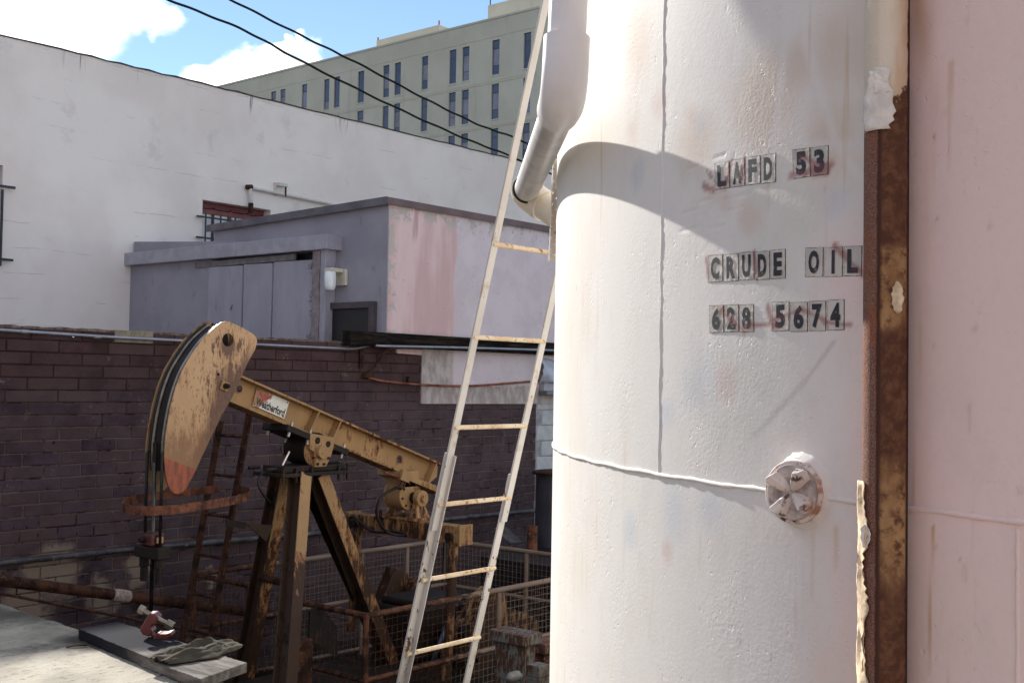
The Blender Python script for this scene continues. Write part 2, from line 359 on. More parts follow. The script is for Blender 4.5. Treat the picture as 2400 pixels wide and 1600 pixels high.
# pipe plug welded into the ring seam
thP, zP = cyl(1880, 1150); cP = cp(thP, zP)
nT = Vector((cos(thP), sin(thP), 0)); nP = (nT * .62 + (CAMP - cP).normalized() * .38); nP.z = 0; nP.normalize(); tP = Vector((-nP.y, nP.x, 0)); zz = Vector((0, 0, 1))
def f_plug(t):
    n = t.noise(30, 5, .65); k = t.noise(9, 4)
    c = t.mix(t.ss(k, .35, .65), (.66, .55, .50), (.76, .70, .64)); c = t.mix(t.ss(n, .54, .64), c, (.12, .09, .08)); c = t.mix(t.ss(t.noise(17, 4), .58, .70), c, (.42, .22, .14))
    return {'Base Color': c, 'Roughness': .6, 'Normal': t.bump(t.noise(70, 4), .5, .004)}
M_plug = material('plug_paint', f_plug)
def disc(c, n, r0_, r1_, h0, h1, seg=48, jit=0, rg=None):
    m = MB(); a_ = Vector(n).orthogonal().normalized(); b_ = Vector(n).cross(a_)
    o = []
    for (r, h) in ((r0_, h0), (r1_, h1)):
        for k in range(seg):
            a = 2 * pi * k / seg; rr = r * (1 + (rg.uniform(-jit, jit) if rg else 0)); m.v.append(c + (a_ * cos(a) + b_ * sin(a)) * rr + n * h)
    for k in range(seg): k2 = (k + 1) % seg; m.f.append((k, k2, seg + k2, seg + k))
    m.f.append(tuple(range(seg, 2 * seg))); return m
PLUG = build(disc(cP, nT, .092, .070, -.01, .016, jit=.04, rg=rnd), 'weld_collar', M_tank, TANK, smooth=True, auto=50); paint_layers(PLUG, ROOT[TANK])
build(disc(cP, nP, .070, .067, -.03, .040), 'plug_body', M_plug, TANK, smooth=True, auto=40, bevel=.003)
pb = build(disc(cP, nP, .060, .058, .036, .046), 'plug_face', plain('plug_face_shade', (.42, .37, .345), .7, 0, .45, 30, .6, 70, .004), TANK, smooth=True, auto=40, bevel=.002)  # darker face tone puts the shade between the lugs into the paint
for k in range(4):
    a = pi / 4 + k * pi / 2 + .18; u = tP * cos(a) + zz * sin(a); w = nP.cross(u)
    m = MB(); c0 = cP + nP * .044
    base = [c0 + u * .004 + w * .004, c0 + u * .020 + w * .013, c0 + u * .050 + w * .020, c0 + u * .060, c0 + u * .050 - w * .020, c0 + u * .020 - w * .013, c0 + u * .004 - w * .004]
    top = [c0 + nP * .010 + u * .008 + w * .002, c0 + nP * .022 + u * .024 + w * .006, c0 + nP * .034 + u * .046 + w * .009, c0 + nP * .034 + u * .052, c0 + nP * .034 + u * .046 - w * .009, c0 + nP * .022 + u * .024 - w * .006, c0 + nP * .010 + u * .008 - w * .002]
    n = 7; m.add(base + top, [tuple(range(n, 2 * n))] + [(i, (i + 1) % n, (i + 1) % n + n, i + n) for i in range(n)])
    build(m, 'plug_lug', M_plug, TANK, smooth=True, auto=30, bevel=.003)

# letter plates, each a thin stuck-on plate with a black character
def f_plate(t):
    n = t.noise(24, 5, .65); k = t.noise(11, 4)
    at = t.new('ShaderNodeAttribute'); at.attribute_name = 'layers'; rd = at.outputs['Alpha']
    c = t.mix(t.ss(k, .4, .65), (.50, .465, .41), (.62, .58, .52)); c = t.mix(t.ss(n, .62, .72), c, (.30, .26, .22))
    c = t.mix(rd, c, (.30, .085, .075))
    return {'Base Color': c, 'Roughness': .45, 'Normal': t.bump(t.noise(60, 4), .5, .003)}
M_plate = material('letter_plate', f_plate)
def f_ink(t):
    at = t.new('ShaderNodeAttribute'); at.attribute_name = 'layers'; rd = at.outputs['Alpha']
    n = t.noise(55, 4, .65); c = t.mix(t.ss(n, .58, .68), (.012, .014, .02), (.26, .21, .19)); c = t.mix(t.math('MULTIPLY', rd, .55), c, (.20, .05, .05))
    return {'Base Color': c, 'Roughness': .5}
M_ink = material('letter_ink', f_ink)
M_edge = plain('plate_edge', (.13, .105, .09), .7)
GC = {}
def red_layer(o):
    me = o.data; p = np.empty(len(me.vertices) * 3); me.vertices.foreach_get('co', p); p = p.reshape(-1, 3) + np.array(ROOT[TANK])
    col, cov = layers(p, True); at = me.color_attributes.new('layers', 'FLOAT_COLOR', 'POINT'); at.data.foreach_set('color', np.column_stack([col, cov]).ravel())
def plate(ch, q):
    """q: plate corners in the picture frame TL TR BR BL, laid on the curved shell"""
    C = [cyl(*p) for p in q]
    def at(u, v, r):
        a = C[3][0] * (1 - u) * (1 - v) + C[2][0] * u * (1 - v) + C[1][0] * u * v + C[0][0] * (1 - u) * v
        z = C[3][1] * (1 - u) * (1 - v) + C[2][1] * u * (1 - v) + C[1][1] * u * v + C[0][1] * (1 - u) * v
        return cp(a, z, r)
    def slab(u0, u1, v0, v1, ra, rb):
        m = MB(); m.hexa([at(u0, v0, ra), at(u1, v0, ra), at(u1, v1, ra), at(u0, v1, ra)], [at(u0, v0, rb), at(u1, v0, rb), at(u1, v1, rb), at(u0, v1, rb)]); return m
    e = build(slab(.0, 1., .0, 1., -.002, .0009), 'letter_plate', M_edge, TANK)
    m = MB(); nu, nv = 10, 16; j_ = [random.uniform(-.012, .012) for _ in range(99)]
    for jj in range(nv + 1):
        for ii in range(nu + 1):
            eu = (.03 + j_[jj] if ii == 0 else .97 + j_[jj + 20] if ii == nu else .03 + .94 * ii / nu); ev = (.015 + j_[ii + 40] if jj == 0 else .985 + j_[ii + 60] if jj == nv else .015 + .97 * jj / nv)
            lift = .0022 * max(0, abs(ii / nu - .5) * 2 - .75) * random.random() if random.random() < .5 else 0
            m.v.append(at(eu, ev, .0013 + lift))
    m.f = [(q * (nu + 1) + r, q * (nu + 1) + r + 1, (q + 1) * (nu + 1) + r + 1, (q + 1) * (nu + 1) + r) for q in range(nv) for r in range(nu)]
    red_layer(build(m, 'plate_face', M_plate, e, smooth=True))
    if ch not in GC: GC[ch] = glyphs(ch, .048)
    vs, fs, asp = GC[ch]; gw = .58 if ch != 'I' else .17
    m = MB(); m.add([at(.5 - gw / 2 + gw * x, .10 + .80 * y, .0024) for x, y in vs], fs)
    red_layer(build(m, 'letter', M_ink, e))
def row(chars, q, gap=.0):
    """a strip of plates sharing the quad q"""
    n = len(chars); L = lambda a, b, k: (a[0] + (b[0] - a[0]) * k, a[1] + (b[1] - a[1]) * k)
    for i, ch in enumerate(chars):
        k0, k1 = i / n + gap / 2, (i + 1) / n - gap / 2
        j = random.uniform(-1.5, 1.5)
        plate(ch, [(x, y + j) for x, y in (L(q[0], q[1], k0), L(q[0], q[1], k1), L(q[3], q[2], k1), L(q[3], q[2], k0))])
row('LAFD', [(1674, 384), (1820, 358), (1820, 426), (1676, 446)], .012)
row('53', [(1857, 353), (1943, 341), (1943, 409), (1859, 421)], .02)
row('CRUDE', [(1659, 600), (1843, 583), (1843, 652), (1660, 663)], .012)
row('OIL', [(1887, 580), (2023, 575), (2022, 646), (1886, 648)], .02)
row('628', [(1662, 716), (1768, 711), (1769, 776), (1663, 780)], .015)
row('5674', [(1809, 709), (1981, 702), (1981, 774), (1809, 777)], .015)

# ================================================================== PIPES AND LADDER BESIDE THE TANK
def f_rustpipe(t):
    P = t.pos(); z = t.sep(P)[2]
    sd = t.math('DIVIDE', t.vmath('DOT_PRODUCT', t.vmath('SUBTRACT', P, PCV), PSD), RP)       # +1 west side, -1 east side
    n = t.noise(9, 4, .65, stretch=(1, 1, .5)); g = t.noise(380, 2, .6); k = t.noise(3.2, 4, .6, stretch=(1, 1, .7)); f = t.noise(45, 4, .65)
    body = t.mix(t.ss(n, .34, .66), (.20, .095, .045), (.46, .27, .125)); body = t.mix(t.ss(t.math('ADD', f, t.math('MULTIPLY', n, .4)), .66, .88), body, (.12, .055, .03))
    body = t.mix(t.ss(t.math('ADD', k, t.math('MULTIPLY', t.math('SUBTRACT', f, .5), .15)), .50, .60), body, (.045, .020, .015))
    gold = t.math('MAXIMUM', t.math('MULTIPLY', t.ss(z, zpx(795), zpx(730)), t.ss(z, zpx(560), zpx(620))), t.math('MULTIPLY', t.math('MULTIPLY', t.ss(z, zpx(1420), zpx(1300)), t.ss(z, zpx(1020), zpx(1120))), .55))
    body = t.mix(t.math('MULTIPLY', t.ss(t.math('ADD', t.math('ADD', gold, .22), t.math('MULTIPLY', t.math('SUBTRACT', n, .5), 1.8)), .30, .85), .9), t.mix(t.ss(f, .4, .7), (.095, .042, .026), (.18, .082, .044)), body)
    grain = t.mix(t.ss(g, .46, .58), (.17, .08, .058), (.28, .165, .125)); grain = t.mix(t.ss(n, .5, .7), grain, (.30, .10, .04))
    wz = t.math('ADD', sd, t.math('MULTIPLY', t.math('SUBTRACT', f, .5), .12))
    c = t.mix(t.ss(wz, .34, .42), body, grain); c = t.mix(t.math('MULTIPLY', t.ss(wz, .12, .30), t.ss(wz, .46, .34)), c, (.07, .032, .024))  # dark band paints in the shadow line beside the grainy strip
    zt = zpx(330)
    pk = t.ss(t.math('ADD', t.math('ADD', z, t.math('MULTIPLY', sd, .035)), t.math('MULTIPLY', t.math('SUBTRACT', t.noise(16, 4, .65), .5), .22)), zt + .06, zt + .075)
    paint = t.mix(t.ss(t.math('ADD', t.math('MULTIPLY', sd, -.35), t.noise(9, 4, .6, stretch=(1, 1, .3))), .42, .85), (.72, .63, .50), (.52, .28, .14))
    c = t.mix(pk, c, paint)
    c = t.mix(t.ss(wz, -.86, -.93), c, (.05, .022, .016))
    return {'Base Color': c, 'Roughness': .75, 'Normal': t.bump(t.math('ADD', t.math('MULTIPLY', g, t.ss(wz, .25, .4)), f), .6, .006)}
M_flake = plain('peeling_paint', (.74, .69, .62), .6, 0, .15, 25, .5, 60, .004)
M_flake2 = plain('peeling_paint_warm', (.70, .55, .38), .6, 0, .3, 30, .5, 60, .004)
thR, _ = cyl(2118, 800); RP = .042; pc = cp(thR, 0, RP + .012)
t1 = Vector((-sin(thR), cos(thR), 0)); n1_ = Vector((cos(thR), sin(thR), 0))
PCV = Vector((pc.x, pc.y, 0)); PSD = Vector((CAMP.x - pc.x, CAMP.y - pc.y, 0)).normalized(); PSD = Vector((PSD.y, -PSD.x, 0))
if PSD.dot(r0) > 0: PSD = -PSD
def zpx(py): return atw(2080, py, 2.25).z
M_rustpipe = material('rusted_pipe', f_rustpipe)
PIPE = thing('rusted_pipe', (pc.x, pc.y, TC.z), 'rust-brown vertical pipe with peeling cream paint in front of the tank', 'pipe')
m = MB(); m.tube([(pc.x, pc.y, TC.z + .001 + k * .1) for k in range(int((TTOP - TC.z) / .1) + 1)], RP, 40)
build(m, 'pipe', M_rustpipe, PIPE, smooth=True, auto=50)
def flake(name, zc, hh, a0, wid, lift, mat, seed, tp=None):
    """curled paint skin standing off the pipe; a0 = facing angle"""
    rg = random.Random(seed); m = MB(); nu, nv = 12, max(10, int(hh / .008)); ed = []
    for j in range(nv + 1):
        v = j / nv; prof = 1.0 if tp is None else tp(v)
        jl, jr = rg.uniform(-.10, .10), rg.uniform(-.12, .12)
        for i in range(nu + 1):
            u = i / nu; a = a0 + (u - .5) * wid * prof + (jl * (1 - u) + jr * u) * wid * .7
            e = abs(u - .5) * 2; r = RP + .002 + lift * (.25 + e ** 2 * .9) + .0015 * sin(17 * v + 5 * u + seed) + rg.uniform(-.0005, .0005)
            m.v.append(Vector((pc.x + r * cos(a), pc.y + r * sin(a), zc + (v - .5) * hh)))
    for j in range(nv):
        for i in range(nu):
            a = j * (nu + 1) + i; m.f.append((a, a + 1, a + nu + 2, a + nu + 1))
    o = build(m, name, mat, PIPE, smooth=True); sm = o.modifiers.new('skin', 'SOLIDIFY'); sm.thickness = .0012
    return o
# facing angles: towards the camera is about the reverse of the view direction
fa = atan2(CAMP.y - pc.y, CAMP.x - pc.x)
flake('paint_flake', zpx(240), .115, fa - .45, 1.25, .002, M_flake, 5, lambda v: .45 + .75 * sin(pi * min(1, .2 + v * .9)))
flake('paint_flake', zpx(195), .05, fa - .2, .6, .002, M_flake, 9)
flake('paint_flake', zpx(1370), .40, fa - 1.15, .95, .0045, M_flake2, 11, lambda v: .55 + .45 * sin(9 * v + 1) ** 2)
flake('paint_flake', zpx(1250), .045, fa - .75, .5, .007, M_flake, 13, lambda v: .3 + .7 * sin(pi * v))
flake('paint_flake', zpx(700), .06, fa + .5, .55, .0015, M_flake2, 15, lambda v: .4 + .6 * sin(pi * v))
flake('paint_flake', zpx(1500), .12, fa - 1.2, .7, .003, M_flake2, 19, lambda v: .4 + .5 * sin(pi * v))

# vent pipe
M_pvc = plain('white_pvc', (.76, .72, .70), .38, 0, .06, 5, .05, 40)
M_cream = plain('cream_pvc', (.74, .66, .54), .42, 0, .08, 5, .08, 40)
def f_galv(t):
    n = t.noise(10, 5, .6, stretch=(1, 1, .4)); c = t.mix(t.ss(n, .35, .65), (.66, .64, .61), (.80, .78, .75))
    return {'Base Color': c, 'Metallic': .55, 'Roughness': .45, 'Normal': t.bump(t.noise(90, 3, .5, stretch=(1, 1, .2)), .12, .002)}
M_galv = material('galvanised_steel', f_galv)
M_gasket = plain('dark_gasket', (.04, .035, .03), .8)
vB = atw(1322, 228, 3.23); vC = atw(1232, 452, 4.92); vA = vB + Vector((.15, .053, 1.6)); vU = (vA - vB).normalized()
vD = cp(cyl(1303, 600)[0] - .10, atw(1312, 530, 4.75).z, -.05)
VENT = thing('vent_pipe', (vB.x, vB.y, TC.z), 'white plastic vent pipe with a bare metal section, bending into the tank side', 'pipe')
RV = .054
dBC = (vC - vB).normalized()
m = MB(); m.tube([vA, vB + vU * .155], RV, 40); build(m, 'upper_pipe', M_pvc, VENT, smooth=True, auto=50)
e0 = vB + vU * .17; e1 = vB + dBC * .17
path = [e0, e0 - vU * .06] + arc3(vB + vU * .10, vB, vB + dBC * .10, 12)[0:] + [e1]
el = build(MB().tube(path, [RV * 1.20] * (len(path) - 1) + [RV * 1.17], 40), 'elbow', M_pvc, VENT, smooth=True, auto=50)
build(MB().tube([e1 - dBC * .004, e1 + dBC * .006], RV * 1.06, 40), 'elbow_lip', M_pvc, el, smooth=True, auto=50)
m = MB(); m.tube([vB + dBC * .15, vC - dBC * .03], RV * .97, 40); build(m, 'metal_section', M_galv, VENT, smooth=True, auto=50)
dCD = (vD - vC).normalized()
path = [vC - dBC * .10] + arc3(vC - dBC * .07, vC, vC + dCD * .09, 10) + [vC + dCD * .14]
lo = build(MB().tube(path, RV * 1.22, 40), 'elbow', M_cream, VENT, smooth=True, auto=50)
build(MB().tube([vC - dBC * .106, vC - dBC * .096], RV * 1.12, 40), 'gasket', M_gasket, lo, smooth=True, auto=50)
build(MB().tube([vC + dCD * .10, vD], RV * 1.06, 40), 'inlet_pipe', M_cream, VENT, smooth=True, auto=50)

# ladder
def f_ladder(t):
    P = t.pos(); n = t.noise(26, 6, .68, stretch=(1, 1, .5)); k = t.noise(3, 4); z = t.sep(P)[2]
    c = t.mix(t.ss(k, .4, .65), (.52, .49, .455), (.60, .57, .53))
    thr = t.math('ADD', .590, t.math('MULTIPLY', t.ss(z, EYE - 1.1, EYE + .3), .090))
    c = t.mix(t.ss(t.math('SUBTRACT', n, thr), 0, .025), c, (.13, .065, .035))
    c = t.mix(t.math('MULTIPLY', t.ss(t.noise(9, 5, .6), .58, .7), .5), c, (.34, .22, .13))
    return {'Base Color': c, 'Roughness': .62, 'Normal': t.bump(n, .4, .003)}
M_lad = material('ladder_paint', f_ladder)
def f_rung(t):
    n = t.noise(38, 6, .7); c = t.mix(t.ss(t.noise(8, 4), .4, .6), (.62, .47, .30), (.70, .58, .42)); c = t.mix(t.ss(n, .54, .64), c, (.26, .13, .06))
    return {'Base Color': c, 'Roughness': .6, 'Normal': t.bump(n, .5, .004)}
M_rung = material('rung_warm_bounce', f_rung)  # warm cream tone puts the tank's bounced light into the rungs
M_bolt = plain('bolt_steel', (.30, .27, .24), .45, .6, .3, 40)
L0 = atw(1122, 787, 5.12); XL = L0.x
La = onX(940, 1610, XL); Lb = onX(1284, -20, XL)
Ld = (Lb - La).normalized(); lowz = TC.z * 0 + .02
Lbot = La + Ld * ((lowz - La.z) / Ld.z); Ltop = Lb + Ld * .5
nl = Vector((1, 0, 0)).cross(Ld).normalized()
def planehit(px, py, p, n): d = pxdir(px, py); return CAMP + d * ((p - CAMP).dot(n) / d.dot(n))
XR = planehit(1280, 800, L0, nl).x; XR2 = planehit(1127, 1500, L0, nl).x; XR = (XR + XR2) / 2
LAD = thing('tank_ladder', (XL, Lbot.y, lowz), 'tall leaning steel ladder with flaking cream paint left of the tank', 'ladder')
RW, RT = .021, .005
def rail(x, p, q, name, w=RW, th=RT, shift=0):
    m = MB(); c = (p + q) / 2; c = Vector((x, c.y, c.z)) + nl * shift
    m.obox(c, (1, 0, 0), Ld, nl, w, (q - p).length / 2, th); return build(m, name, M_lad, LAD, bevel=.0015)
spl = onX(1062, 1062, XL)
kk = lambda z: La + Ld * ((z - La.z) / Ld.z)
rail(XL, kk(spl.z - .35), Ltop, 'rail')
rail(XR, kk(spl.z - .35), Ltop, 'rail')
rail(XL, Lbot, kk(spl.z), 'lower_rail', RW * 1.05, RT, -.0115)
rail(XR, Lbot, kk(spl.z - .12), 'lower_rail', RW * 1.05, RT, -.0115)
for x, zt in ((XL, spl.z),):   # return leg of the angle iron sleeve
    m = MB(); a, b = Lbot, kk(zt - .01); c = (a + b) / 2; m.obox(Vector((x + RW * 1.05 - .002, c.y, c.z)) + nl * .008, (1, 0, 0), Ld, nl, .003, (b - a).length / 2, .013)
    build(m, 'sleeve_leg', M_lad, LAD, bevel=.001)
for (px, py) in ((1253, -92), (1236, 122), (1211, 343), (1176, 571), (1125, 790), (1092, 1003), (1052, 1185), (1013, 1362), (970, 1535)):
    z = onX(px, py, XL).z; c = kk(z); m = MB()
    rg = LAD
    if py > 400: m.tube([(XL - .012, c.y, z), (XR + .012, c.y, z)], .0105, 14); rg = build(m, 'rung', M_rung, LAD, smooth=True, auto=50)
    if py < 1100:
        for x in (XL, XR) if py < 400 else (XL,):
            b = MB(); q = Vector((x - .002, c.y, z)) - nl * RT; b.tube([q, q - nl * .006], .0085, 10); build(b, 'bolt', M_bolt, rg, smooth=True, auto=40)
# perforated strap clamped to the tank edge
sp0 = atw(1311, 345, 4.60); sp1 = atw(1300, 612, 4.60)
STR = thing('perforated_strap', (sp1.x, sp1.y, sp1.z), 'cream perforated metal strap beside the ladder at the edge of the tank', 'strap')
sd = (sp0 - sp1).normalized(); sx = r0.copy(); sn = sx.cross(sd).normalized(); Ls = (sp0 - sp1).length
hole_r, half = .0060, .0215
m = MB(); nh = int(Ls / .045)
for k in range(nh):
    c = sp1 + sd * (.022 + .045 * k); o = len(m.v); N = 12
    ring = [c + (sx * cos(2 * pi * i / N) + sd * sin(2 * pi * i / N)) * hole_r for i in range(N)]
    def sqp(a):
        x, y = cos(a), sin(a); s_ = max(abs(x) / half, abs(y) / .0225); return c + sx * (x / s_) + sd * (y / s_)
    outer = [sqp(2 * pi * i / N) for i in range(N)]
    m.add(ring + outer, [(i, (i + 1) % N, N + (i + 1) % N, N + i) for i in range(N)])
o = build(m, 'strap', M_cream, STR); o.modifiers.new('sol', 'SOLIDIFY').thickness = .004
m = MB(); c = (sp0 + sp1) / 2 - sx * (half + .001); m.obox(c + sn * .010, sx, sd, sn, .0018, Ls / 2, .012); build(m, 'strap_flange', M_galv, STR)
m = MB(); q = atw(1302, 565, 4.5); m.tube([q, q + sx * .06], .005, 8); build(m, 'bolt', M_bolt, STR, smooth=True)

# ================================================================== DARK BLOCK WALL
YB = 9.0
def f_block(t):
    P = t.pos(); z = t.sep(P)[2]; oi = t.new('ShaderNodeObjectInfo').outputs['Random']
    n = t.noise(3.2, 6, .65); g = t.noise(38, 5, .65); lo = t.ss(t.math('ADD', z, t.math('MULTIPLY', t.math('SUBTRACT', n, .5), .9)), EYE + .15, EYE - .35)
    brown = t.mix(t.ss(n, .35, .65), (.046, .023, .023), (.084, .047, .047)); purple = t.mix(t.ss(n, .35, .65), (.046, .031, .039), (.086, .062, .073))
    c = t.mix(lo, brown, purple); c = t.mix(t.math('MULTIPLY', oi, .9), c, t.mix(.6, c, (.115, .074, .072)))
    # bare pale block where the paint has come off low down
    xx = t.sep(P)[0]
    bare = spots(t, [(onY(120, 1345, YB), .30), (onY(330, 1330, YB), .18), (onY(60, 1430, YB), .30), (onY(240, 1400, YB), .2), (onY(500, 1345, YB), .08)], .22, 5, .5)
    c = t.mix(t.math('MULTIPLY', bare, .8), c, (.30, .23, .175))
    eff = t.math('MULTIPLY', t.ss(t.noise(5.5, 6, .7), .60, .70), t.ss(g, .45, .62)); c = t.mix(t.math('MULTIPLY', eff, .55), c, (.30, .24, .21))
    drip = t.ss(t.noise(24, 2, .4, stretch=(1, 1, .45)), .70, .74); c = t.mix(t.math('MULTIPLY', drip, lo), c, (.012, .010, .011))
    oil = t.ss(t.noise(1.1, 5, .6, stretch=(1, 1, .6)), .60, .70); c = t.mix(t.math('MULTIPLY', t.math('MULTIPLY', oil, t.ss(z, EYE - 1.2, EYE - 1.7)), .85), c, (.012, .010, .009))
    return {'Base Color': c, 'Roughness': .72, 'Normal': t.bump(t.math('ADD', g, t.math('MULTIPLY', n, .6)), .55, .012)}
M_block = material('painted_block', f_block)
def f_mortar(t):
    P = t.pos(); z = t.sep(P)[2]; n = t.noise(4.0, 6, .7); g = t.noise(60, 4)
    lo = t.ss(z, EYE - .0, EYE - .6)
    pale = t.math('MULTIPLY', t.ss(n, .38, .52), t.math('ADD', .12, t.math('MULTIPLY', lo, .8)))
    c = t.mix(pale, (.032, .017, .016), (.16, .12, .10))
    return {'Base Color': c, 'Roughness': .9, 'Normal': t.bump(g, .6, .01)}
M_mortar = material('mortar', f_mortar)
M_capbrown = plain('wall_top_grit', (.16, .12, .10), .9, 0, .5, 18, .8, 50, .01)
ZBT = onY(200, 772, YB).z
BX0, BX1 = 3.4, onY(1257, 1000, YB).x
BW = thing('block_wall', ((BX0 + BX1) / 2, YB, 0), 'dark brown painted concrete block wall behind the pump jack', 'wall')
m = MB(); m.box(BX0, BX1 - .01, YB + .007, YB + .19, 0, ZBT - .012); build(m, 'mortar', M_mortar, BW)
CH = .1015; Zc = ZBT; rows = []
k = 0
while Zc > -.02:
    h = CH; rows.append((Zc - h, Zc)); Zc -= h; k += 1
pieces = []
rb = random.Random(12)
def block_mesh(L, H, c=.005):
    x, z = L / 2, H / 2; v = []
    for (yy, q) in ((.03, 0), (c, 0), (0, c)):
        v += [(-x + q, yy, -z + q), (x - q, yy, -z + q), (x - q, yy, z - q), (-x + q, yy, z - q)]
    f = [(8, 9, 10, 11)] + [(a * 4 + i, a * 4 + (i + 1) % 4, a * 4 + 4 + (i + 1) % 4, a * 4 + 4 + i) for a in (0, 1) for i in range(4)]
    return v, f
BM = {}
for ri, (za, zb) in enumerate(rows):
    L = .445 if ri < 8 else .325; x = BX0 - (L / 2 if ri % 2 else 0) - rb.uniform(0, .05)
    while x < BX1 - .03:
        x1 = x + L; a = max(x, BX0); b = min(x1, BX1)
        if b - a > .05: pieces.append((a, b, za, zb, L, rb.uniform(-.003, .003), rb.uniform(.007, .010), abs(b - a - L) < 1e-4))
        x = x1
def visible(a, b, za, zb):
    p = Vector(((a + b) / 2, YB, (za + zb) / 2)) - CAMP; w = p.dot(fwd)
    px = 1200 + F * p.dot(rgt) / w; py = 800 - F * p.dot(upv) / w
    return (-40 < px < 1270 and py < 1640), w
vis = []; rest = []
plast = onY(985, 945, YB)
for p in pieces:
    ok, w = visible(*p[:4])
    if p[0] > plast.x - .02 and p[2] > plast.z - .03: ok = False          # behind the render patch
    (vis if ok else rest).append((w, p))
vis.sort(key=lambda q: q[0]); rest += vis[300:]; vis = vis[:300]
GAP = .0105
for w, (a, b, za, zb, L, dy, gp, full) in vis:
    key = (L, full) if full else (round(b - a, 2), False)
    if key not in BM:
        v, f = block_mesh((L if full else b - a) - GAP, CH - GAP); me = bpy.data.meshes.new('block'); me.from_pydata(v, [], f); me.materials.append(M_block); BM[key] = me
    o = bpy.data.objects.new('block', BM[key]); COL.objects.link(o); o.parent = BW
    o.location = Vector(((a + b) / 2, YB + dy, (za + zb) / 2 + rb.uniform(-.0015, .0015))) - ROOT[BW]; o.rotation_euler = (0, rb.uniform(-.004, .004), rb.uniform(-.006, .006))
m = MB()
for w, (a, b, za, zb, L, dy, gp, full) in rest:
    v, f = block_mesh(b - a - GAP, CH - GAP); c = Vector(((a + b) / 2, YB + dy, (za + zb) / 2)); m.add([c + Vector(q) for q in v], f)
o = build(m, 'far_blocks', M_block, BW); o['kind'] = 'stuff'
m = MB(); xx = BX0
rgx = random.Random(4); path = []
N = 160
for i in range(N + 1):
    x = BX0 + (BX1 - BX0) * i / N; path.append((x, rgx.uniform(-.006, .006)))
for i in range(N):
    a, b = path[i], path[i + 1]; z0 = ZBT - .014
    m.hexa([(a[0], YB - .004, z0), (b[0], YB - .004, z0), (b[0], YB + .19, z0), (a[0], YB + .19, z0)], [(a[0], YB - .002, ZBT + .006 + a[1]), (b[0], YB - .002, ZBT + .006 + b[1]), (b[0], YB + .19, ZBT + .006 + b[1]), (a[0], YB + .19, ZBT + .006 + a[1])])
build(m, 'wall_top', M_capbrown, BW)
# one replacement block left unpainted in the top course
p = onY(268, 790, YB); q = onY(358, 800, YB); m = MB(); m.box(p.x, q.x, YB - .008, YB + .03, ZBT - CH + .006, ZBT + .010)
o = build(m, 'bare_block', plain('bare_concrete', (.26, .22, .16), .9, 0, .2, 20, .5), BW, bevel=.004); o['label'] = 'unpainted pale block in the top course'

# ledge pipe, rusty pipe and rod along the foot of the wall
def f_darkpipe(t):
    n = t.noise(9, 5); c = t.mix(t.ss(n, .35, .65), (.030, .026, .030), (.085, .075, .085)); c = t.mix(t.ss(t.noise(16, 4), .62, .7), c, (.22, .19, .17))
    return {'Base Color': c, 'Roughness': .55, 'Normal': t.bump(t.noise(28, 4), .8, .012)}
M_dpipe = material('dark_pipe', f_darkpipe)
def f_rust(base, dark, hi=None):
    def fn(t):
        n = t.noise(9, 6, .65); k = t.noise(34, 5, .65); c = t.mix(t.ss(n, .36, .64), dark, base)
        if hi: c = t.mix(t.ss(k, .56, .68), c, hi)
        return {'Base Color': c, 'Roughness': .72, 'Normal': t.bump(k, .5, .005)}
    return fn
M_rust = material('red_rust', f_rust((.19, .075, .045), (.06, .028, .022), (.24, .12, .075)))
M_drust = material('dark_rust', f_rust((.085, .038, .024), (.022, .013, .011), (.14, .065, .035)))
def pipe_thing(name, pts, r, mat, label, cat='pipe', n=12, parts=None):
    o = build(MB().tube(pts, r, n), name, mat, None, smooth=True, auto=50); return tag(o, label, cat)
p0 = onY(-30, 1322, YB - .05); p1 = onY(600, 1268, YB - .05); p2 = onY(1260, 1196, YB - .05)
rg = random.Random(2); path = []
for k in range(121):
    s = k / 120; p = p0.lerp(p2, s); p.z += .008 * sin(9 * s); path.append(p)
pipe_thing('wall_pipe', path, [.026 * (1 + rg.uniform(-.18, .22) * (k < 60)) for k in range(121)], M_dpipe, 'dark lumpy pipe running along the lower part of the block wall')
a = onY(-60, 1352, YB - .35); b = onY(640, 1440, YB - .55)
PP = thing('rusty_pipe', (a.x, a.y, a.z), 'thick reddish rusty pipe crossing low in front of the block wall', 'pipe')
build(MB().tube([a.lerp(b, k / 20) for k in range(21)], .044, 20), 'pipe', M_drust, PP, smooth=True, auto=50)
build(MB().tube([a.lerp(b, .415), a.lerp(b, .43), a.lerp(b, .455), a.lerp(b, .47)], [.0485, .053, .053, .0485], 20), 'collar', plain('mastic', (.33, .27, .23), .8, 0, .4, 40, .8), PP, smooth=True, auto=50)
a = onY(-60, 1378, YB - .9); b = onY(520, 1490, YB - .9); pipe_thing('thin_rod', [a, b], .011, M_drust, 'thin dark rod sloping below the thick rusty pipe', 'rod')

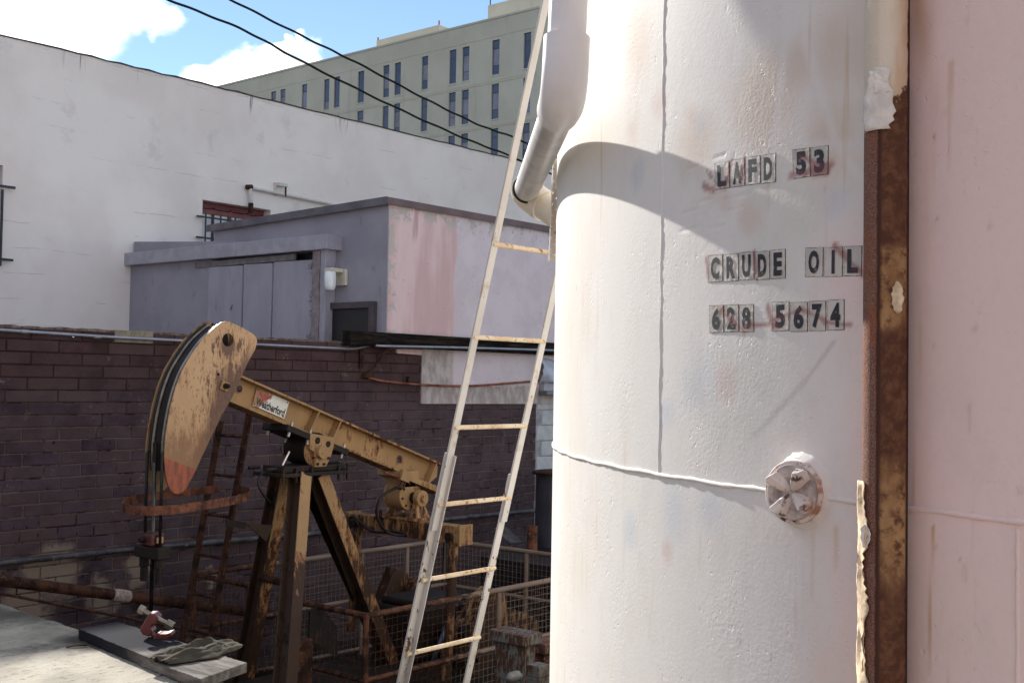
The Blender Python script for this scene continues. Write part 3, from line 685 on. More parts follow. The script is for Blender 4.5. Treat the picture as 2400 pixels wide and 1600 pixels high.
# conduit along the top of the wall, below the timber
M_cond = plain('conduit_grey', (.30, .31, .36), .45, .5, .15, 6)
pts = [onY(-30, 771, YB - .03), onY(215, 787, YB - .03), onY(420, 798, YB - .03), onY(640, 809, YB - .03), onY(790, 816, YB - .03), onY(838, 816, YB - .03), onY(872, 808, YB - .06), onY(905, 811, YB - .18), onY(1100, 815, YB - .18), onY(1330, 822, YB - .18)]
CON = thing('conduit', pts[0], 'grey metal conduit running along the top of the block wall', 'conduit')
build(MB().tube(smoothpath(pts, 5), .0135, 12), 'tube', M_cond, CON, smooth=True, auto=50)
for px, py in ((228, 789), (57, 777), (590, 806)):
    p = onY(px, py, YB - .03); build(MB().tube([p - Vector((.03, 0, 0)), p + Vector((.03, 0, -.001))], .0175, 12), 'coupling', M_cond, CON, smooth=True, auto=50)
for px, py in ((170, 788), (312, 793)):
    p = onY(px, py, YB - .012); build(disc(p, Vector((0, -1, 0)), .013, .010, 0, .014, 10), 'clamp_screw', plain('bright_screw', (.6, .58, .55), .3, .7), CON)
# timber and its bracket
M_timber = None
def f_timber(t):
    n = t.noise(5, 6, .65, stretch=(.6, 6, 6)); c = t.mix(t.ss(n, .40, .70), (.006, .005, .005), (.040, .028, .021)); return {'Base Color': c, 'Roughness': .85, 'Normal': t.bump(n, .8, .01)}
M_timber = material('tarred_timber', f_timber)
a = onY(822, 774, YB - .15); b = onY(1330, 779, YB - .15); zlo = onY(822, 808, YB - .15).z
m = MB(); m.hexa([(a.x, YB - .15, zlo), (b.x, YB - .15, zlo - .01), (b.x, YB + .0 - .03, zlo - .01), (a.x, YB - .03, zlo)], [(a.x, YB - .15, a.z), (b.x, YB - .15, a.z - .005), (b.x, YB - .03, a.z - .005), (a.x, YB - .03, a.z)])
tag(build(m, 'timber_beam', M_timber, None, bevel=.006), 'long black weathered timber beam fixed above the block wall', 'beam')
p = onY(848, 812, YB - .02); q = onY(848, 862, YB - .02)
BR = thing('iron_bracket', (p.x, YB, q.z), 'brown iron bracket and stay under the black timber', 'bracket')
m = MB(); m.box(p.x - .03, p.x + .012, YB - .035, YB - .012, q.z, p.z); build(m, 'plate', M_drust, BR, bevel=.002)
build(MB().tube(smoothpath([onY(862, 880, YB - .03), onY(885, 850, YB - .08), onY(905, 822, YB - .13), onY(935, 815, YB - .15), onY(990, 816, YB - .15)], 5), .013, 10), 'stay', M_drust, BR, smooth=True)
# sagging copper-red pipe
pts = [onY(858, 883, YB - .035), onY(900, 893, YB - .05), onY(1000, 902, YB - .06), onY(1100, 904, YB - .06), onY(1180, 899, YB - .06), onY(1262, 892, YB - .06)]
CP = thing('red_pipe', pts[0], 'thin red-brown pipe sagging across the wall below the timber', 'pipe')
build(MB().tube(smoothpath(pts, 6), .013, 12), 'tube', material('red_oxide', f_rust((.30, .115, .07), (.13, .045, .032), (.36, .17, .12))), CP, smooth=True)
build(MB().tube([onY(852, 879, YB - .03), onY(868, 884, YB - .03)], [.030, .022], 14), 'end_cap', M_drust, CP, smooth=True, auto=40)
p = onY(958, 898, YB - .04); m = MB(); m.box(p.x - .012, p.x + .012, YB - .05, YB - .012, p.z, p.z + .075); build(m, 'hanger', M_drust, CP)

# ================================================================== PINK AND GREY ANNEX
YP = YB + .02
cor = onY(907, 486, YP); XA = cor.x
ZRF = onY(907, 478, YP).z
YW = onX(306, 640, XA - .13).y                               # white building front
def f_pink(t):
    P = t.pos(); x, y, z = t.sep(P)
    n = t.noise(2.6, 6, .65); st = t.noise(3.4, 5, .6, stretch=(1, 1, .18)); g = t.noise(26, 5, .65)
    xb = onY(1062, 600, YP).x
    wob = t.math('MULTIPLY', t.math('SUBTRACT', t.noise(3, 3, .5, stretch=(1, 1, .6)), .5), .22)
    left = t.ss(t.math('ADD', x, wob), xb + .03, xb - .03)
    salmon = t.mix(t.ss(st, .38, .62), (.64, .44, .43), (.76, .57, .56)); salmon = t.mix(t.math('MULTIPLY', t.ss(st, .62, .72), .6), salmon, (.42, .24, .235))
    lav = t.mix(t.ss(n, .35, .65), (.64, .55, .58), (.71, .62, .65))
    c = t.mix(left, lav, salmon)
    zg = onY(1150, 905, YP).z; gz = t.ss(t.math('ADD', z, t.math('MULTIPLY', t.math('SUBTRACT', t.noise(6, 4, .6), .5), .12)), zg + .015, zg - .015)
    pl = onY(1020, 880, YP); gx = t.math('MULTIPLY', t.ss(x, onY(1056, 880, YP).x + .02, onY(1052, 880, YP).x), t.math('MULTIPLY', t.ss(x, onY(978, 880, YP).x, onY(984, 880, YP).x), t.ss(z, onY(1000, 812, YP).z + .05, onY(1000, 812, YP).z - .05)))
    grey = t.mix(t.ss(t.noise(9, 6, .7, stretch=(1, 1, .5)), .4, .62), (.38, .315, .295), (.54, .48, .465))
    c = t.mix(t.math('MAXIMUM', gz, gx), c, grey)
    # flaked render near the top and the corner
    flk = t.math('MULTIPLY', t.ss(t.noise(5.5, 6, .7), .50, .54), t.math('MAXIMUM', t.ss(t.math('ADD', z, t.math('MULTIPLY', t.noise(7, 3), .25)), ZRF - .10, ZRF + .05), t.ss(t.math('ADD', x, t.math('MULTIPLY', t.noise(7, 3), -.25)), XA + .02, XA - .10)))
    c = t.mix(flk, c, (.52, .47, .43)); c = t.mix(t.math('MULTIPLY', t.ss(g, .66, .70), .5), c, (.20, .14, .13))
    h = t.math('ADD', t.math('MULTIPLY', g, .5), t.math('MULTIPLY', flk, -1.0))
    return {'Base Color': c, 'Roughness': .85, 'Normal': t.bump(h, .6, .012)}
M_pink = material('pink_render', f_pink)
def f_greyw(t):
    n = t.noise(1.6, 6, .6); g = t.noise(40, 4); c = t.mix(t.ss(n, .35, .65), (.29, .275, .32), (.35, .33, .375))
    c = t.mix(t.math('MULTIPLY', t.ss(t.noise(7, 5, .65, stretch=(1, 1, .6)), .62, .7), .3), c, (.15, .13, .14))
    return {'Base Color': c, 'Roughness': .7, 'Normal': t.bump(g, .3, .006)}
M_grey = material('grey_paint_render', f_greyw)
M_greytin = plain('grey_tin', (.36, .345, .40), .42, .1, .12, 5, .25, 14, .02)
M_roofedge = plain('roof_edge', (.13, .12, .14), .45, .25, .25, 4, .15, 12)
M_brownedge = plain('roof_edge_brown', (.17, .125, .13), .6, 0, .15, 4)
M_black = plain('black_paint', (.014, .011, .013), .5, 0, .3, 6)
XE = onY(1330, 560, YP).x + 1.5
ANX = thing('annex', (XA + 1.5, YP + 1.5, 0), 'low annex with grey side wall and worn pink front under a flat roof', 'building')
zp0 = onY(985, 830, YP).z; zp1 = onY(1100, 945, YP).z; xq = onY(983, 880, YP).x; xp = onY(922, 830, YP).x
m = MB(); yf = YB - .016
m.prism([(XA, yf, ZBT + .02), (xp, yf, ZBT + .02), (xp + .02, yf, zp0), (xq, yf, zp0 - .01), (xq, yf, zp1), (BX1 + .05, yf, zp1 - .01), (XE, yf, zp1), (XE, yf, ZRF), (XA, yf, ZRF)], (0, .25, 0)); build(m, 'pink_front_wall', M_pink, ANX)
m = MB(); m.box(XA - .012, XA + .2, YB + .2, onX(504, 550, XA).y, 0, ZRF - .015); build(m, 'grey_side_wall', M_grey, ANX)
m = MB(); m.box(XA - .012, XA + .012, YB - .013, YB + .2, ZBT + .01, ZRF - .015); build(m, 'corner_return', M_grey, ANX)
# roof slab with edge flashing
e1p = onX(487, 540, XA - .06)
sl_ = (e1p.z - ZRF) / (e1p.y - YB)
RFT = .055
m = MB(); y0, y1 = YB - .05, e1p.y
m.hexa([(XA - .07, y0, ZRF), (XA + 4, y0, ZRF), (XA + 4, y1, ZRF + sl_ * (y1 - y0)), (XA - .07, y1, ZRF + sl_ * (y1 - y0))], [(XA - .07, y0, ZRF + RFT), (XA + 4, y0, ZRF + RFT), (XA + 4, y1, ZRF + RFT + sl_ * (y1 - y0)), (XA - .07, y1, ZRF + RFT + sl_ * (y1 - y0))])
RO = build(m, 'roof', M_roofedge, ANX, bevel=.004)
rg = random.Random(6); xa = XA - .075
while xa < XE:
    L = rg.uniform(.8, 1.3); m = MB(); m.box(xa + .002, min(xa + L, XE), y0 - .012, y0 - .001, ZRF - .012, ZRF + RFT + .006); build(m, 'roof_flashing', M_brownedge, RO); xa += L
ya = y0 - .01
while ya < y1 - .05:
    L = min(rg.uniform(.9, 1.5), y1 - ya); za, zb = ZRF + sl_ * (ya - y0), ZRF + sl_ * (ya + L - y0)
    m = MB(); m.hexa([(XA - .086, ya + .003, za - .02), (XA - .074, ya + .003, za - .02), (XA - .074, ya + L, zb - .02), (XA - .086, ya + L, zb - .02)], [(XA - .088, ya + .003, za + RFT + .008), (XA - .072, ya + .003, za + RFT + .008), (XA - .072, ya + L, zb + RFT + .008), (XA - .088, ya + L, zb + RFT + .008)])
    build(m, 'roof_flashing', M_roofedge, RO); ya += L
# door at the foot of the grey wall
d0 = onX(763, 728, XA); d1 = onX(877, 722, XA); zt = d1.z
m = MB(); m.box(XA - .05, XA - .014, d1.y, d0.y, 1.2, zt)
DR = build(m, 'door', M_black, ANX, bevel=.003)
M_dframe = plain('door_frame_purple', (.060, .045, .055), .5, 0, .2, 6)
for (ya, yb, za, zb) in ((d1.y - .06, d1.y, 1.2, zt + .07), (d0.y, d0.y + .06, 1.2, zt + .07), (d1.y, d0.y, zt, zt + .07)):
    m = MB(); m.box(XA - .085, XA - .013, ya, yb, za, zb); build(m, 'door_frame', M_dframe, DR, bevel=.004)
# ---- lean-to with sliding plank doors
XQ = XA - .13
def f_board(t):
    n = t.noise(5, 4, .6, stretch=(1, 1, .3)); g = t.noise(40, 4); c = t.mix(t.ss(n, .35, .65), (.345, .33, .385), (.39, .375, .43))
    r = spots(t, [(onX(735, y, XQ), q) for y, q in ((565, .10), (625, .09), (640, .06), (700, .10), (735, .08), (790, .12))] + [(onX(541, 600, XQ), .03), (onX(690, 590, XQ), .04), (onX(548, 720, XQ), .04)], .10, 12, .1)
    c = t.mix(t.math('MULTIPLY', r, t.ss(t.noise(22, 4, .65), .40, .55)), c, (.10, .055, .045)); c = t.mix(t.math('MULTIPLY', t.ss(t.noise(14, 4, .65, stretch=(1, 1, .25)), .62, .70), .4), c, (.20, .18, .20))
    return {'Base Color': c, 'Roughness': .6, 'Normal': t.bump(t.math('ADD', g, t.math('MULTIPLY', n, 2.)), .25, .01)}
M_board = material('door_board_paint', f_board)
l0 = onX(742, 590, XQ); l1y = YW
zq0 = onX(745, 587, XQ).z; zq1 = onX(306, 627, XQ).z
LT = thing('lean_to', (XQ, (l0.y + YW) / 2, 0), 'grey lean-to with tall sliding board doors and boxed tin eave', 'shed')
yd = onX(492, 700, XQ).y
sE = (zq1 - zq0) / (l1y - l0.y)
def zE(y): return zq0 + sE * (y - l0.y)
m = MB(); m.hexa([(XQ, yd, 0), (XQ + .12, yd, 0), (XQ + .12, YW, 0), (XQ, YW, 0)], [(XQ, yd, zE(yd) + .02), (XQ + .12, yd, zE(yd) + .02), (XQ + .12, YW, zE(YW) + .02), (XQ, YW, zE(YW) + .02)]); build(m, 'wall', M_grey, LT)
m = MB(); m.box(XQ + .10, XQ + .14, l0.y, yd, 0, zE(l0.y) + .02); build(m, 'dark_opening', M_black, LT)
ys = [yd, onX(573, 700, XQ).y, onX(641, 700, XQ).y, onX(737, 700, XQ).y]
for i in range(3):
    a, b = ys[i + 1] + .010, ys[i] - .008; m = MB()
    zt0, zt1 = zE(a) - .10, zE(b) - .09
    tl = .018 * (i == 0); m.hexa([(XQ - .035 - tl, a, 0), (XQ - .01, a, 0), (XQ - .01, b, 0), (XQ - .035, b, 0)], [(XQ - .035 + .01 * i, a, zt0), (XQ - .01 + .01 * i, a, zt0), (XQ - .01 + .01 * i, b, zt1), (XQ - .035 + .01 * i, b, zt1)])
    build(m, 'door_board', M_board, LT, bevel=.002)
m = MB(); m.box(XQ - .02, XQ + .005, l0.y + .35, yd + .3, zE(l0.y + .3) - .085, zE(yd) - .015); build(m, 'door_track', plain('track_steel', (.20, .18, .18), .6, .3), LT)
m = MB(); m.box(XQ - .05, XQ + .115, onX(754, 700, XQ).y, l0.y + .01, 0, zq0 + .02); build(m, 'corner_post', plain('faded_post', (.27, .225, .235), .7, 0, .2, 12, .4), LT, bevel=.006)
m = MB(); q = onX(754, 700, XQ).y; m.box(XQ - .035, XQ + .115, q - .09, q - .006, 0, zq0 + .02); build(m, 'corner_trim', M_greytin, LT, bevel=.004)
yc0 = onX(768, 560, XQ - .09).y; yc1 = YW - .02; zc0 = onX(768, 583, XQ - .09).z
sF = (onX(296, 622, XQ - .09).z - zc0) / (onX(296, 622, XQ - .09).y - yc0); HF = onX(768, 548, XQ - .09).z - zc0
cuts = [yc0, onX(737, 560, XQ - .09).y, onX(552, 560, XQ - .09).y, onX(292, 600, XQ - .09).y - .0]
for i in range(3):
    a, b = cuts[i] + .002, cuts[i + 1] - .001; za, zb = zc0 + sF * (a - yc0), zc0 + sF * (b - yc0); dd = .012 if i == 0 else .004 * i
    m = MB(); m.hexa([(XQ - .09 - dd, a, za), (XQ + .12, a, za), (XQ + .12, b, zb), (XQ - .09 - dd, b, zb)], [(XQ - .09 - dd, a, za + HF), (XQ + .12, a, za + HF), (XQ + .12, b, zb + HF), (XQ - .09 - dd, b, zb + HF)])
    build(m, 'eave_box', M_greytin, LT, bevel=.006)
m = MB(); a, b = onX(560, 540, XQ).y, YW - .03; zb_ = zc0 + sF * (b - yc0) + HF; za_ = zc0 + sF * (a - yc0) + HF
m.hexa([(XQ + .02, a, za_ - .02), (XQ + .4, a, za_ - .02), (XQ + .4, b, zb_ - .02), (XQ + .02, b, zb_ - .02)], [(XQ + .02, a, za_ + .03), (XQ + .4, a, za_ + .03), (XQ + .4, b, zb_ + .16), (XQ + .02, b, zb_ + .16)]); build(m, 'upstand', M_grey, LT, bevel=.004)
# lamp on the grey wall
lp = onX(800, 655, XA - .02)
LMP = thing('wall_lamp', lp, 'small cream wall lamp with white glass jar on the grey wall', 'lamp')
M_lampb = plain('lamp_cream', (.60, .56, .46), .5, 0, .1, 10); M_glass = plain('opal_glass', (.80, .82, .85), .2, 0, .03, 10, .0)
m = MB(); m.box(XA - .05, XA - .013, lp.y - .10, lp.y + .06, lp.z - .07, lp.z + .11); build(m, 'back_box', M_lampb, LMP, bevel=.008)
m = MB(); m.box(XA - .22, XA - .045, lp.y - .06, lp.y + .06, lp.z + .07, lp.z + .115); build(m, 'arm', M_lampb, LMP, bevel=.008)
jc = Vector((XA - .18, lp.y, lp.z)); zs = [.075, .07, .0, -.08, -.12, -.135, -.137]; rs = [.05, .062, .066, .062, .052, .03, .001]
build(MB().tube([jc + Vector((0, 0, z)) for z in zs], rs, 20), 'glass_jar', M_glass, LMP, smooth=True)

# ================================================================== WHITE BUILDING
def f_white(t):
    P = t.pos(); x, y, z = t.sep(P)
    n = t.noise(.9, 5, .6); g = t.noise(30, 5, .6); k = t.noise(2.2, 6, .65)
    c = t.mix(t.ss(n, .35, .65), (.80, .715, .67), (.88, .80, .755)); c = t.mix(t.math('MULTIPLY', t.ss(k, .60, .74), .30), c, (.50, .43, .43))
    # hairline board joints of the cast concrete
    wob = t.math('MULTIPLY', t.math('SUBTRACT', t.noise(1.4, 4, .6), .5), .10)
    zz_ = t.math('ADD', z, wob); fr = t.math('FRACT', t.math('DIVIDE', zz_, .31)); ln = t.ss(t.math('ABSOLUTE', t.math('SUBTRACT', fr, .5)), .022, .006)
    brk = t.ss(t.noise(1.5, 4, .6, t.comb(x, 0, t.math('MULTIPLY', t.math('FLOOR', t.math('DIVIDE', zz_, .31)), 3.7))), .52, .60)
    lm = t.math('MULTIPLY', ln, brk); c = t.mix(t.math('MULTIPLY', lm, .45), c, (.45, .35, .28))
    # water marks hanging from the coping
    zt = t.math('SUBTRACT', ZWT, z); dn = t.noise(11, 4, .7, stretch=(1, 1, .03)); gate = t.ss(t.noise(1.1, 2, .5, t.comb(x, 0, 0)), .50, .60)
    dr = t.math('MULTIPLY', t.math('MULTIPLY', t.ss(dn, .57, .62), gate), t.ss(t.math('ADD', zt, t.math('MULTIPLY', dn, -.9)), -.25, -.48)); c = t.mix(t.math('MULTIPLY', dr, .75), c, (.12, .11, .11))
    return {'Base Color': c, 'Roughness': .8, 'Normal': t.bump(t.math('SUBTRACT', t.math('MULTIPLY', g, .35), lm), .35, .012)}
ZWT = onY(0, 82, YW).z
M_white = material('white_cast_wall', f_white)
XW0, XW1 = -14.0, onY(1290, 400, YW).x + 14
WB = thing('white_building', ((XW0 + XW1) / 2, YW + 2, 0), 'tall blank white painted concrete building filling the background', 'building')
w0 = onY(475, 468, YW); w1 = onY(634, 500, YW); zw1 = w0.z - .0; zw0 = onY(475, 575, YW).z
lw0 = onY(-110, 380, YW); lw1 = onY(7, 388, YW); zl1 = lw1.z; zl0 = onY(5, 615, YW).z
YT = .3
def wallbox(x0, x1, z0, z1):
    m.box(x0, x1, YW, YW + YT, z0, z1)
m = MB()
xs = [XW0, lw0.x, lw1.x, w0.x, w1.x, XW1]
wallbox(xs[0], xs[1], 0, ZWT); wallbox(xs[2], xs[3], 0, ZWT); wallbox(xs[4], xs[5], 0, ZWT)
wallbox(xs[1], xs[2], 0, zl0); wallbox(xs[1], xs[2], zl1, ZWT); wallbox(xs[3], xs[4], 0, zw0); wallbox(xs[3], xs[4], zw1, ZWT)
build(m, 'wall', M_white, WB)
m = MB(); m.box(XW0, XW1, YW + .3, YW + 14, ZWT - .5, ZWT - .35); build(m, 'roof', M_roofedge, WB)
rg = random.Random(8); m = MB(); x = 3.0; N = 220; zs_ = [rg.uniform(-.010, .010) for _ in range(N + 1)]
for i in range(N):
    a, b = XW0 + (XW1 - XW0) * i / N, XW0 + (XW1 - XW0) * (i + 1) / N
    m.hexa([(a, YW - .012, ZWT - .004 + zs_[i] * .7), (b, YW - .012, ZWT - .004 + zs_[i + 1] * .7), (b, YW + YT, ZWT + .001), (a, YW + YT, ZWT + .001)], [(a, YW - .012, ZWT + .014 + zs_[i]), (b, YW - .012, ZWT + .014 + zs_[i + 1]), (b, YW + YT, ZWT + .02), (a, YW + YT, ZWT + .02)])
build(m, 'coping', plain('coping_tar', (.07, .065, .065), .8, 0, .4, 10, .4), WB)
M_redframe = plain('red_window_frame', (.20, .045, .045), .5, 0, .2, 8)
def f_pane(t): n = t.noise(2, 3); return {'Base Color': t.mix(n, (.58, .58, .60), (.72, .72, .74)), 'Roughness': .25}
M_paneW = material('obscured_pane', f_pane)
M_bar = plain('window_bar', (.035, .035, .045), .5, .3)
yi = YW + .16
WN = build((lambda m: (m.box(w0.x, w1.x, yi, yi + .03, zw1 - .06, zw1), m)[1])(MB()), 'window', M_redframe, WB)
m = MB(); m.box(w0.x, w1.x, yi - .02, yi + .03, zw1 - .16, zw1 - .10); build(m, 'head_rail', M_redframe, WN)
for k in range(5):
    x = w0.x + (w1.x - w0.x) * (k + .0) / 4; m = MB(); m.box(x - .02, x + .02, yi, yi + .04, zw0, zw1 - .06); build(m, 'mullion', M_redframe, WN)
    if k < 4:
        x2 = w0.x + (w1.x - w0.x) * (k + 1) / 4
        for (za, zb) in ((zw0, zw0 + .55), (zw0 + .57, zw1 - .16)):
            m = MB(); m.box(x + .02, x2 - .02, yi + .015, yi + .022, za, zb); build(m, 'pane', M_paneW, WN)
m = MB(); m.box(w0.x, w1.x, yi, yi + .04, zw0 + .55, zw0 + .57); build(m, 'sash_bar', M_redframe, WN)
GR = thing('window_grille', (w0.x, YW, zw0), 'black iron bars over the red framed window of the white building', 'grille')
for k in range(10):
    x = w0.x + .03 + (w1.x - w0.x - .06) * k / 9; m = MB(); m.tube([(x, YW - .04, zw0 - .1), (x, YW - .04, zw1 - .18 - .01 * (k % 3))], .012, 8); build(m, 'bar', M_bar, GR)
for z in (onY(475, 508, YW - .05).z, zw0 + .1):
    m = MB(); m.box(w0.x - .12, w1.x + .05, YW - .06, YW - .035, z - .012, z + .012); build(m, 'rail', M_bar, GR)
LW = build((lambda m: (m.box(lw0.x, lw1.x, YW + .12, YW + .16, zl0, zl1), m)[1])(MB()), 'window', plain('dull_pane', (.30, .30, .27), .3), WB)
GL = thing('side_window_grille', (lw1.x, YW, zl0), 'dark iron grille over the window at the left edge', 'grille')
for k in range(4):
    x = lw1.x - .02 - .16 * k; build(MB().tube([(x, YW - .05, zl0 - .05), (x, YW - .05, zl1 - .3)], .016, 8), 'bar', M_bar, GL)
for py in (437, 608):
    z = onY(8, py, YW - .05).z; m = MB(); m.box(lw0.x - .1, lw1.x + .13, YW - .07, YW - .04, z - .014, z + .014); build(m, 'rail', M_bar, GL)
# pipe and bracket on the white wall
yq = YW - .06
a = onY(586, 440, yq); b = onY(588, 476, yq); c = onY(905, 505, yq)
M_wpipe = plain('white_pipe', (.60, .56, .53), .5, 0, .1)
WP = thing('wall_conduit', b, 'white pipe turning along the white wall above the barred window', 'pipe')
build(MB().tube([b, a], .028, 12), 'riser', M_wpipe, WP, smooth=True, auto=50)
build(MB().tube([a + Vector((.0, 0, .0)), c], .024, 12), 'run', M_wpipe, WP, smooth=True, auto=50)
build(MB().tube([a - Vector((.06, 0, .0)), a + Vector((.03, 0, .015))], .036, 12), 'elbow', M_drust, WP, smooth=True, auto=50)
build(MB().tube([b - Vector((0, 0, .14)), b], .036, 12), 'valve', M_drust, WP, smooth=True, auto=50)
a = onY(646, 436, YW - .02); m = MB(); m.box(a.x - .02, a.x + .02, YW - .03, YW - .002, a.z - .13, a.z + .05)
WBR = thing('wall_bracket', a, 'small white bracket fixed to the white wall near the pipe', 'bracket')
build(m, 'plate', M_wpipe, WBR); m = MB(); m.box(a.x + .0, a.x + .16, YW - .10, YW - .03, a.z - .0, a.z + .045); build(m, 'arm', M_wpipe, WBR)
build(MB().tube([a + Vector((.14, -.06, 0)), a + Vector((.14, -.06, -.14))], .014, 8), 'pin', M_drust, WBR)

# ================================================================== OFFICE TOWER, WIRES
XT = 78.0
def f_tower(t):
    P = t.pos(); x, y, z = t.sep(P); n = t.noise(.22, 5, .6); g = t.noise(3.5, 5, .6); st = t.noise(.9, 4, .6, stretch=(1, 1, .12))
    c = t.mix(t.ss(n, .35, .65), (.53, .495, .42), (.60, .565, .485)); c = t.mix(t.math('MULTIPLY', t.ss(st, .56, .70), .35), c, (.40, .38, .31))
    c = t.mix(t.math('MULTIPLY', g, .25), c, (.44, .42, .35))
    return {'Base Color': c, 'Roughness': .85, 'Normal': t.bump(g, .2, .05)}
M_tower = material('tower_concrete', f_tower)
def f_tglass(t):
    n = t.noise(.5, 3); return {'Base Color': t.mix(n, (.035, .055, .12), (.06, .085, .16)), 'Roughness': .12}
M_tglass = material('tower_glass', f_tglass)
M_tblind = plain('tower_blind', (.19, .19, .26), .4, 0, .25, .6, 0)
M_tframe = plain('tower_frame', (.05, .055, .085), .5)
def z2(x, y): return 500 + x / 2.94, y / 2.94
cols = [(397, 432, 652), (462, 496, 636), (610, 646, 600), (763, 800, 560), (832, 872, 542), (997, 1040, 500), (1172, 1213, 458), (1250, 1293, 437), (1437, 1480, 392), (1628, 1675, 343), (1717, 1765, 322), (1922, 1973, 270), (2140, 2190, 217)]
ycols = []
for a, b, ty in cols:
    pa = onX(*z2(a, ty), XT); pb = onX(*z2(b, ty), XT); ycols.append((pb.y, pa.y))
wt = [onX(*z2(1651, 345), XT).z, onX(*z2(1642, 640), XT).z, onX(*z2(1632, 938), XT).z]
hwin = wt[0] - onX(*z2(1648, 577), XT).z; sto = (wt[0] - wt[2]) / 2
wt += [wt[2] - sto, wt[2] - 2 * sto]
ZT_ = onX(*z2(1640, 207), XT).z; yc_ = onX(*z2(2237, 55), XT).y
ydist = 0.0
ycols.sort()
gap_ = ycols[-1][1] - ycols[-2][0]
yend = ycols[-1][1] + 24
TW = thing('office_tower', (XT + 10, (yc_ + yend) / 2, 0), 'tall grey-green concrete office block with narrow dark windows against the sky', 'building')
edges = [yc_]
for a, b in ycols: edges += [a, b]
edges.append(yend)
for i in range(0, len(edges), 2):      # piers between the window columns
    m = MB(); m.box(XT, XT + .6, edges[i] + (.0 if i else 0), edges[i + 1], 0, ZT_); build(m, 'pier', M_tower, TW)
for a, b in ycols:                     # spandrels above, between and below the windows
    zs_ = [ZT_]
    for w in wt: zs_ += [w, w - hwin]
    zs_.append(0)
    for i in range(0, len(zs_), 2):
        m = MB(); m.box(XT + .004, XT + .6, a, b, zs_[i + 1], zs_[i]); build(m, 'spandrel', M_tower, TW)
    rgw = random.Random(int(a * 100))
    for w in wt:
        m = MB(); m.box(XT + .14, XT + .18, a, b, w - hwin, w); wn = build(m, 'window', M_tframe, TW)
        for (k0, k1, mt) in ((.015, .235, M_tglass), (.265, .715, M_tblind if rgw.random() < .7 else M_tglass), (.735, .985, M_tglass if rgw.random() < .7 else M_tblind)):
            m = MB(); m.box(XT + .12, XT + .138, a + .08, b - .08, w - hwin * k1, w - hwin * k0); build(m, 'pane', mt, wn)
        m = MB(); m.box(XT - .03, XT + .12, a - .05, b + .05, w - hwin - .12, w - hwin + .002); build(m, 'sill', M_tower, wn)
for w in wt:
    m = MB(); m.box(XT - .03, XT + .01, yc_ + .01, yend, w - hwin - .72, w - hwin - .64); build(m, 'floor_band', M_tower, TW)
    m = MB(); m.box(XT - .02, XT + .01, yc_ + .01, yend, w + .30, w + .36); build(m, 'floor_band', M_tower, TW)
m = MB(); m.box(XT + .2, XT + 30, yc_ + .01, yend, 0, ZT_ - .4); build(m, 'body', M_tower, TW)
m = MB(); m.box(XT - .06, XT + .7, yc_ - .03, yend, ZT_, ZT_ + .18); build(m, 'parapet', M_tower, TW)
p = onX(*z2(1125, 285), XT + 7); q = onX(*z2(1555, 172), XT + 7)
m = MB(); m.box(XT + 7, XT + 24, q.y, p.y, ZT_ - .4, q.z); build(m, 'penthouse', M_tower, TW)
p = onX(*z2(1893, 40), XT + 5); m = MB(); m.box(XT + 5, XT + 24, yc_ - 4, p.y, ZT_ - .4, p.z); build(m, 'penthouse', M_tower, TW)
for (px, py, h) in ((1029, 58, .40), (886, 96, .35)):
    b = onX(px, py, XT + 7.3); m = MB(); m.tube([b - Vector((0, 0, .3)), b + Vector((0, 0, h))], .09, 8); build(m, 'beacon', plain('beacon_red', (.35, .10, .09), .5), TW)
b = onX(1149, 14, XT + 5.5); m = MB(); m.tube([b - Vector((0, 0, .3)), b + Vector((0, 0, 4))], .07, 6); build(m, 'mast', M_tframe, TW)

M_wire = plain('cable_black', (.018, .022, .020), .6)
def wire(pts, Y, label):
    P = smoothpath([onY(x / .98, y / .98, Y) for x, y in pts], 14); rg = random.Random(len(pts))
    for i, p in enumerate(P): p.z += .005 * sin(i * .8) ; p.y += .006 * cos(i * .8)
    tag(build(MB().tube(P, .0165, 8), 'overhead_cable', M_wire, None, smooth=True), label, 'cable', 'overhead cables')
wire([(250, -60), (390, 1), (560, 70), (700, 145), (900, 243), (1060, 315), (1180, 362), (1330, 428)], YW - 1.6, 'lower of the two black cables crossing the sky and white wall')
wire([(400, -70), (530, 0), (700, 86), (830, 150), (980, 229), (1100, 287), (1190, 320), (1330, 385)], YW - 1.3, 'upper of the two black cables crossing the sky')

# added unseen salmon wall behind the viewer, bouncing warm light onto the tank
m = MB(); m.box(-10.5, -9, -14, 3.0, 0, 6.5)
tag(build(m, 'bounce_wall', plain('bounce_wall_salmon', (.70, .40, .30), .85, 0, .12, 1.0)), None, None, kind='structure')

# ================================================================== THINGS RIGHT OF THE BLOCK WALL
M_wblock = plain('white_block', (.50, .50, .52), .7, 0, .12, 9, .5, 40, .01)
WW = thing('white_block_wall', (BX1 + .7, YB + .1, 0), 'white painted concrete block wall just left of the tank', 'wall')
zt = onY(1285, 925, YB).z; m = MB(); m.box(BX1 + .005, BX1 + 1.6, YB + .012, YB + .2, 0, zt); build(m, 'mortar', plain('white_mortar', (.34, .34, .36), .9), WW)
v, f = block_mesh(.40 - .012, .19 - .012, .008); wme = bpy.data.meshes.new('block'); wme.from_pydata(v, [], f); wme.materials.append(M_wblock)
z = zt; k = 0
while z > .3:
    for i in range(4):
        o = bpy.data.objects.new('block', wme); COL.objects.link(o); o.parent = WW; o.location = Vector((BX1 + .21 + i * .40 + (.0 if k % 2 else -.0), YB + random.uniform(-.002, .002), z - .095)) - ROOT[WW]
        if k % 2: o.location.x += .1
    z -= .19; k += 1
EV = thing('eave_gutter', (BX1 + .5, YB, zt), 'grey gutter and fascia above the white block wall', 'gutter')
za = onY(1275, 897, YB - .1).z; zb = onY(1275, 915, YB - .1).z
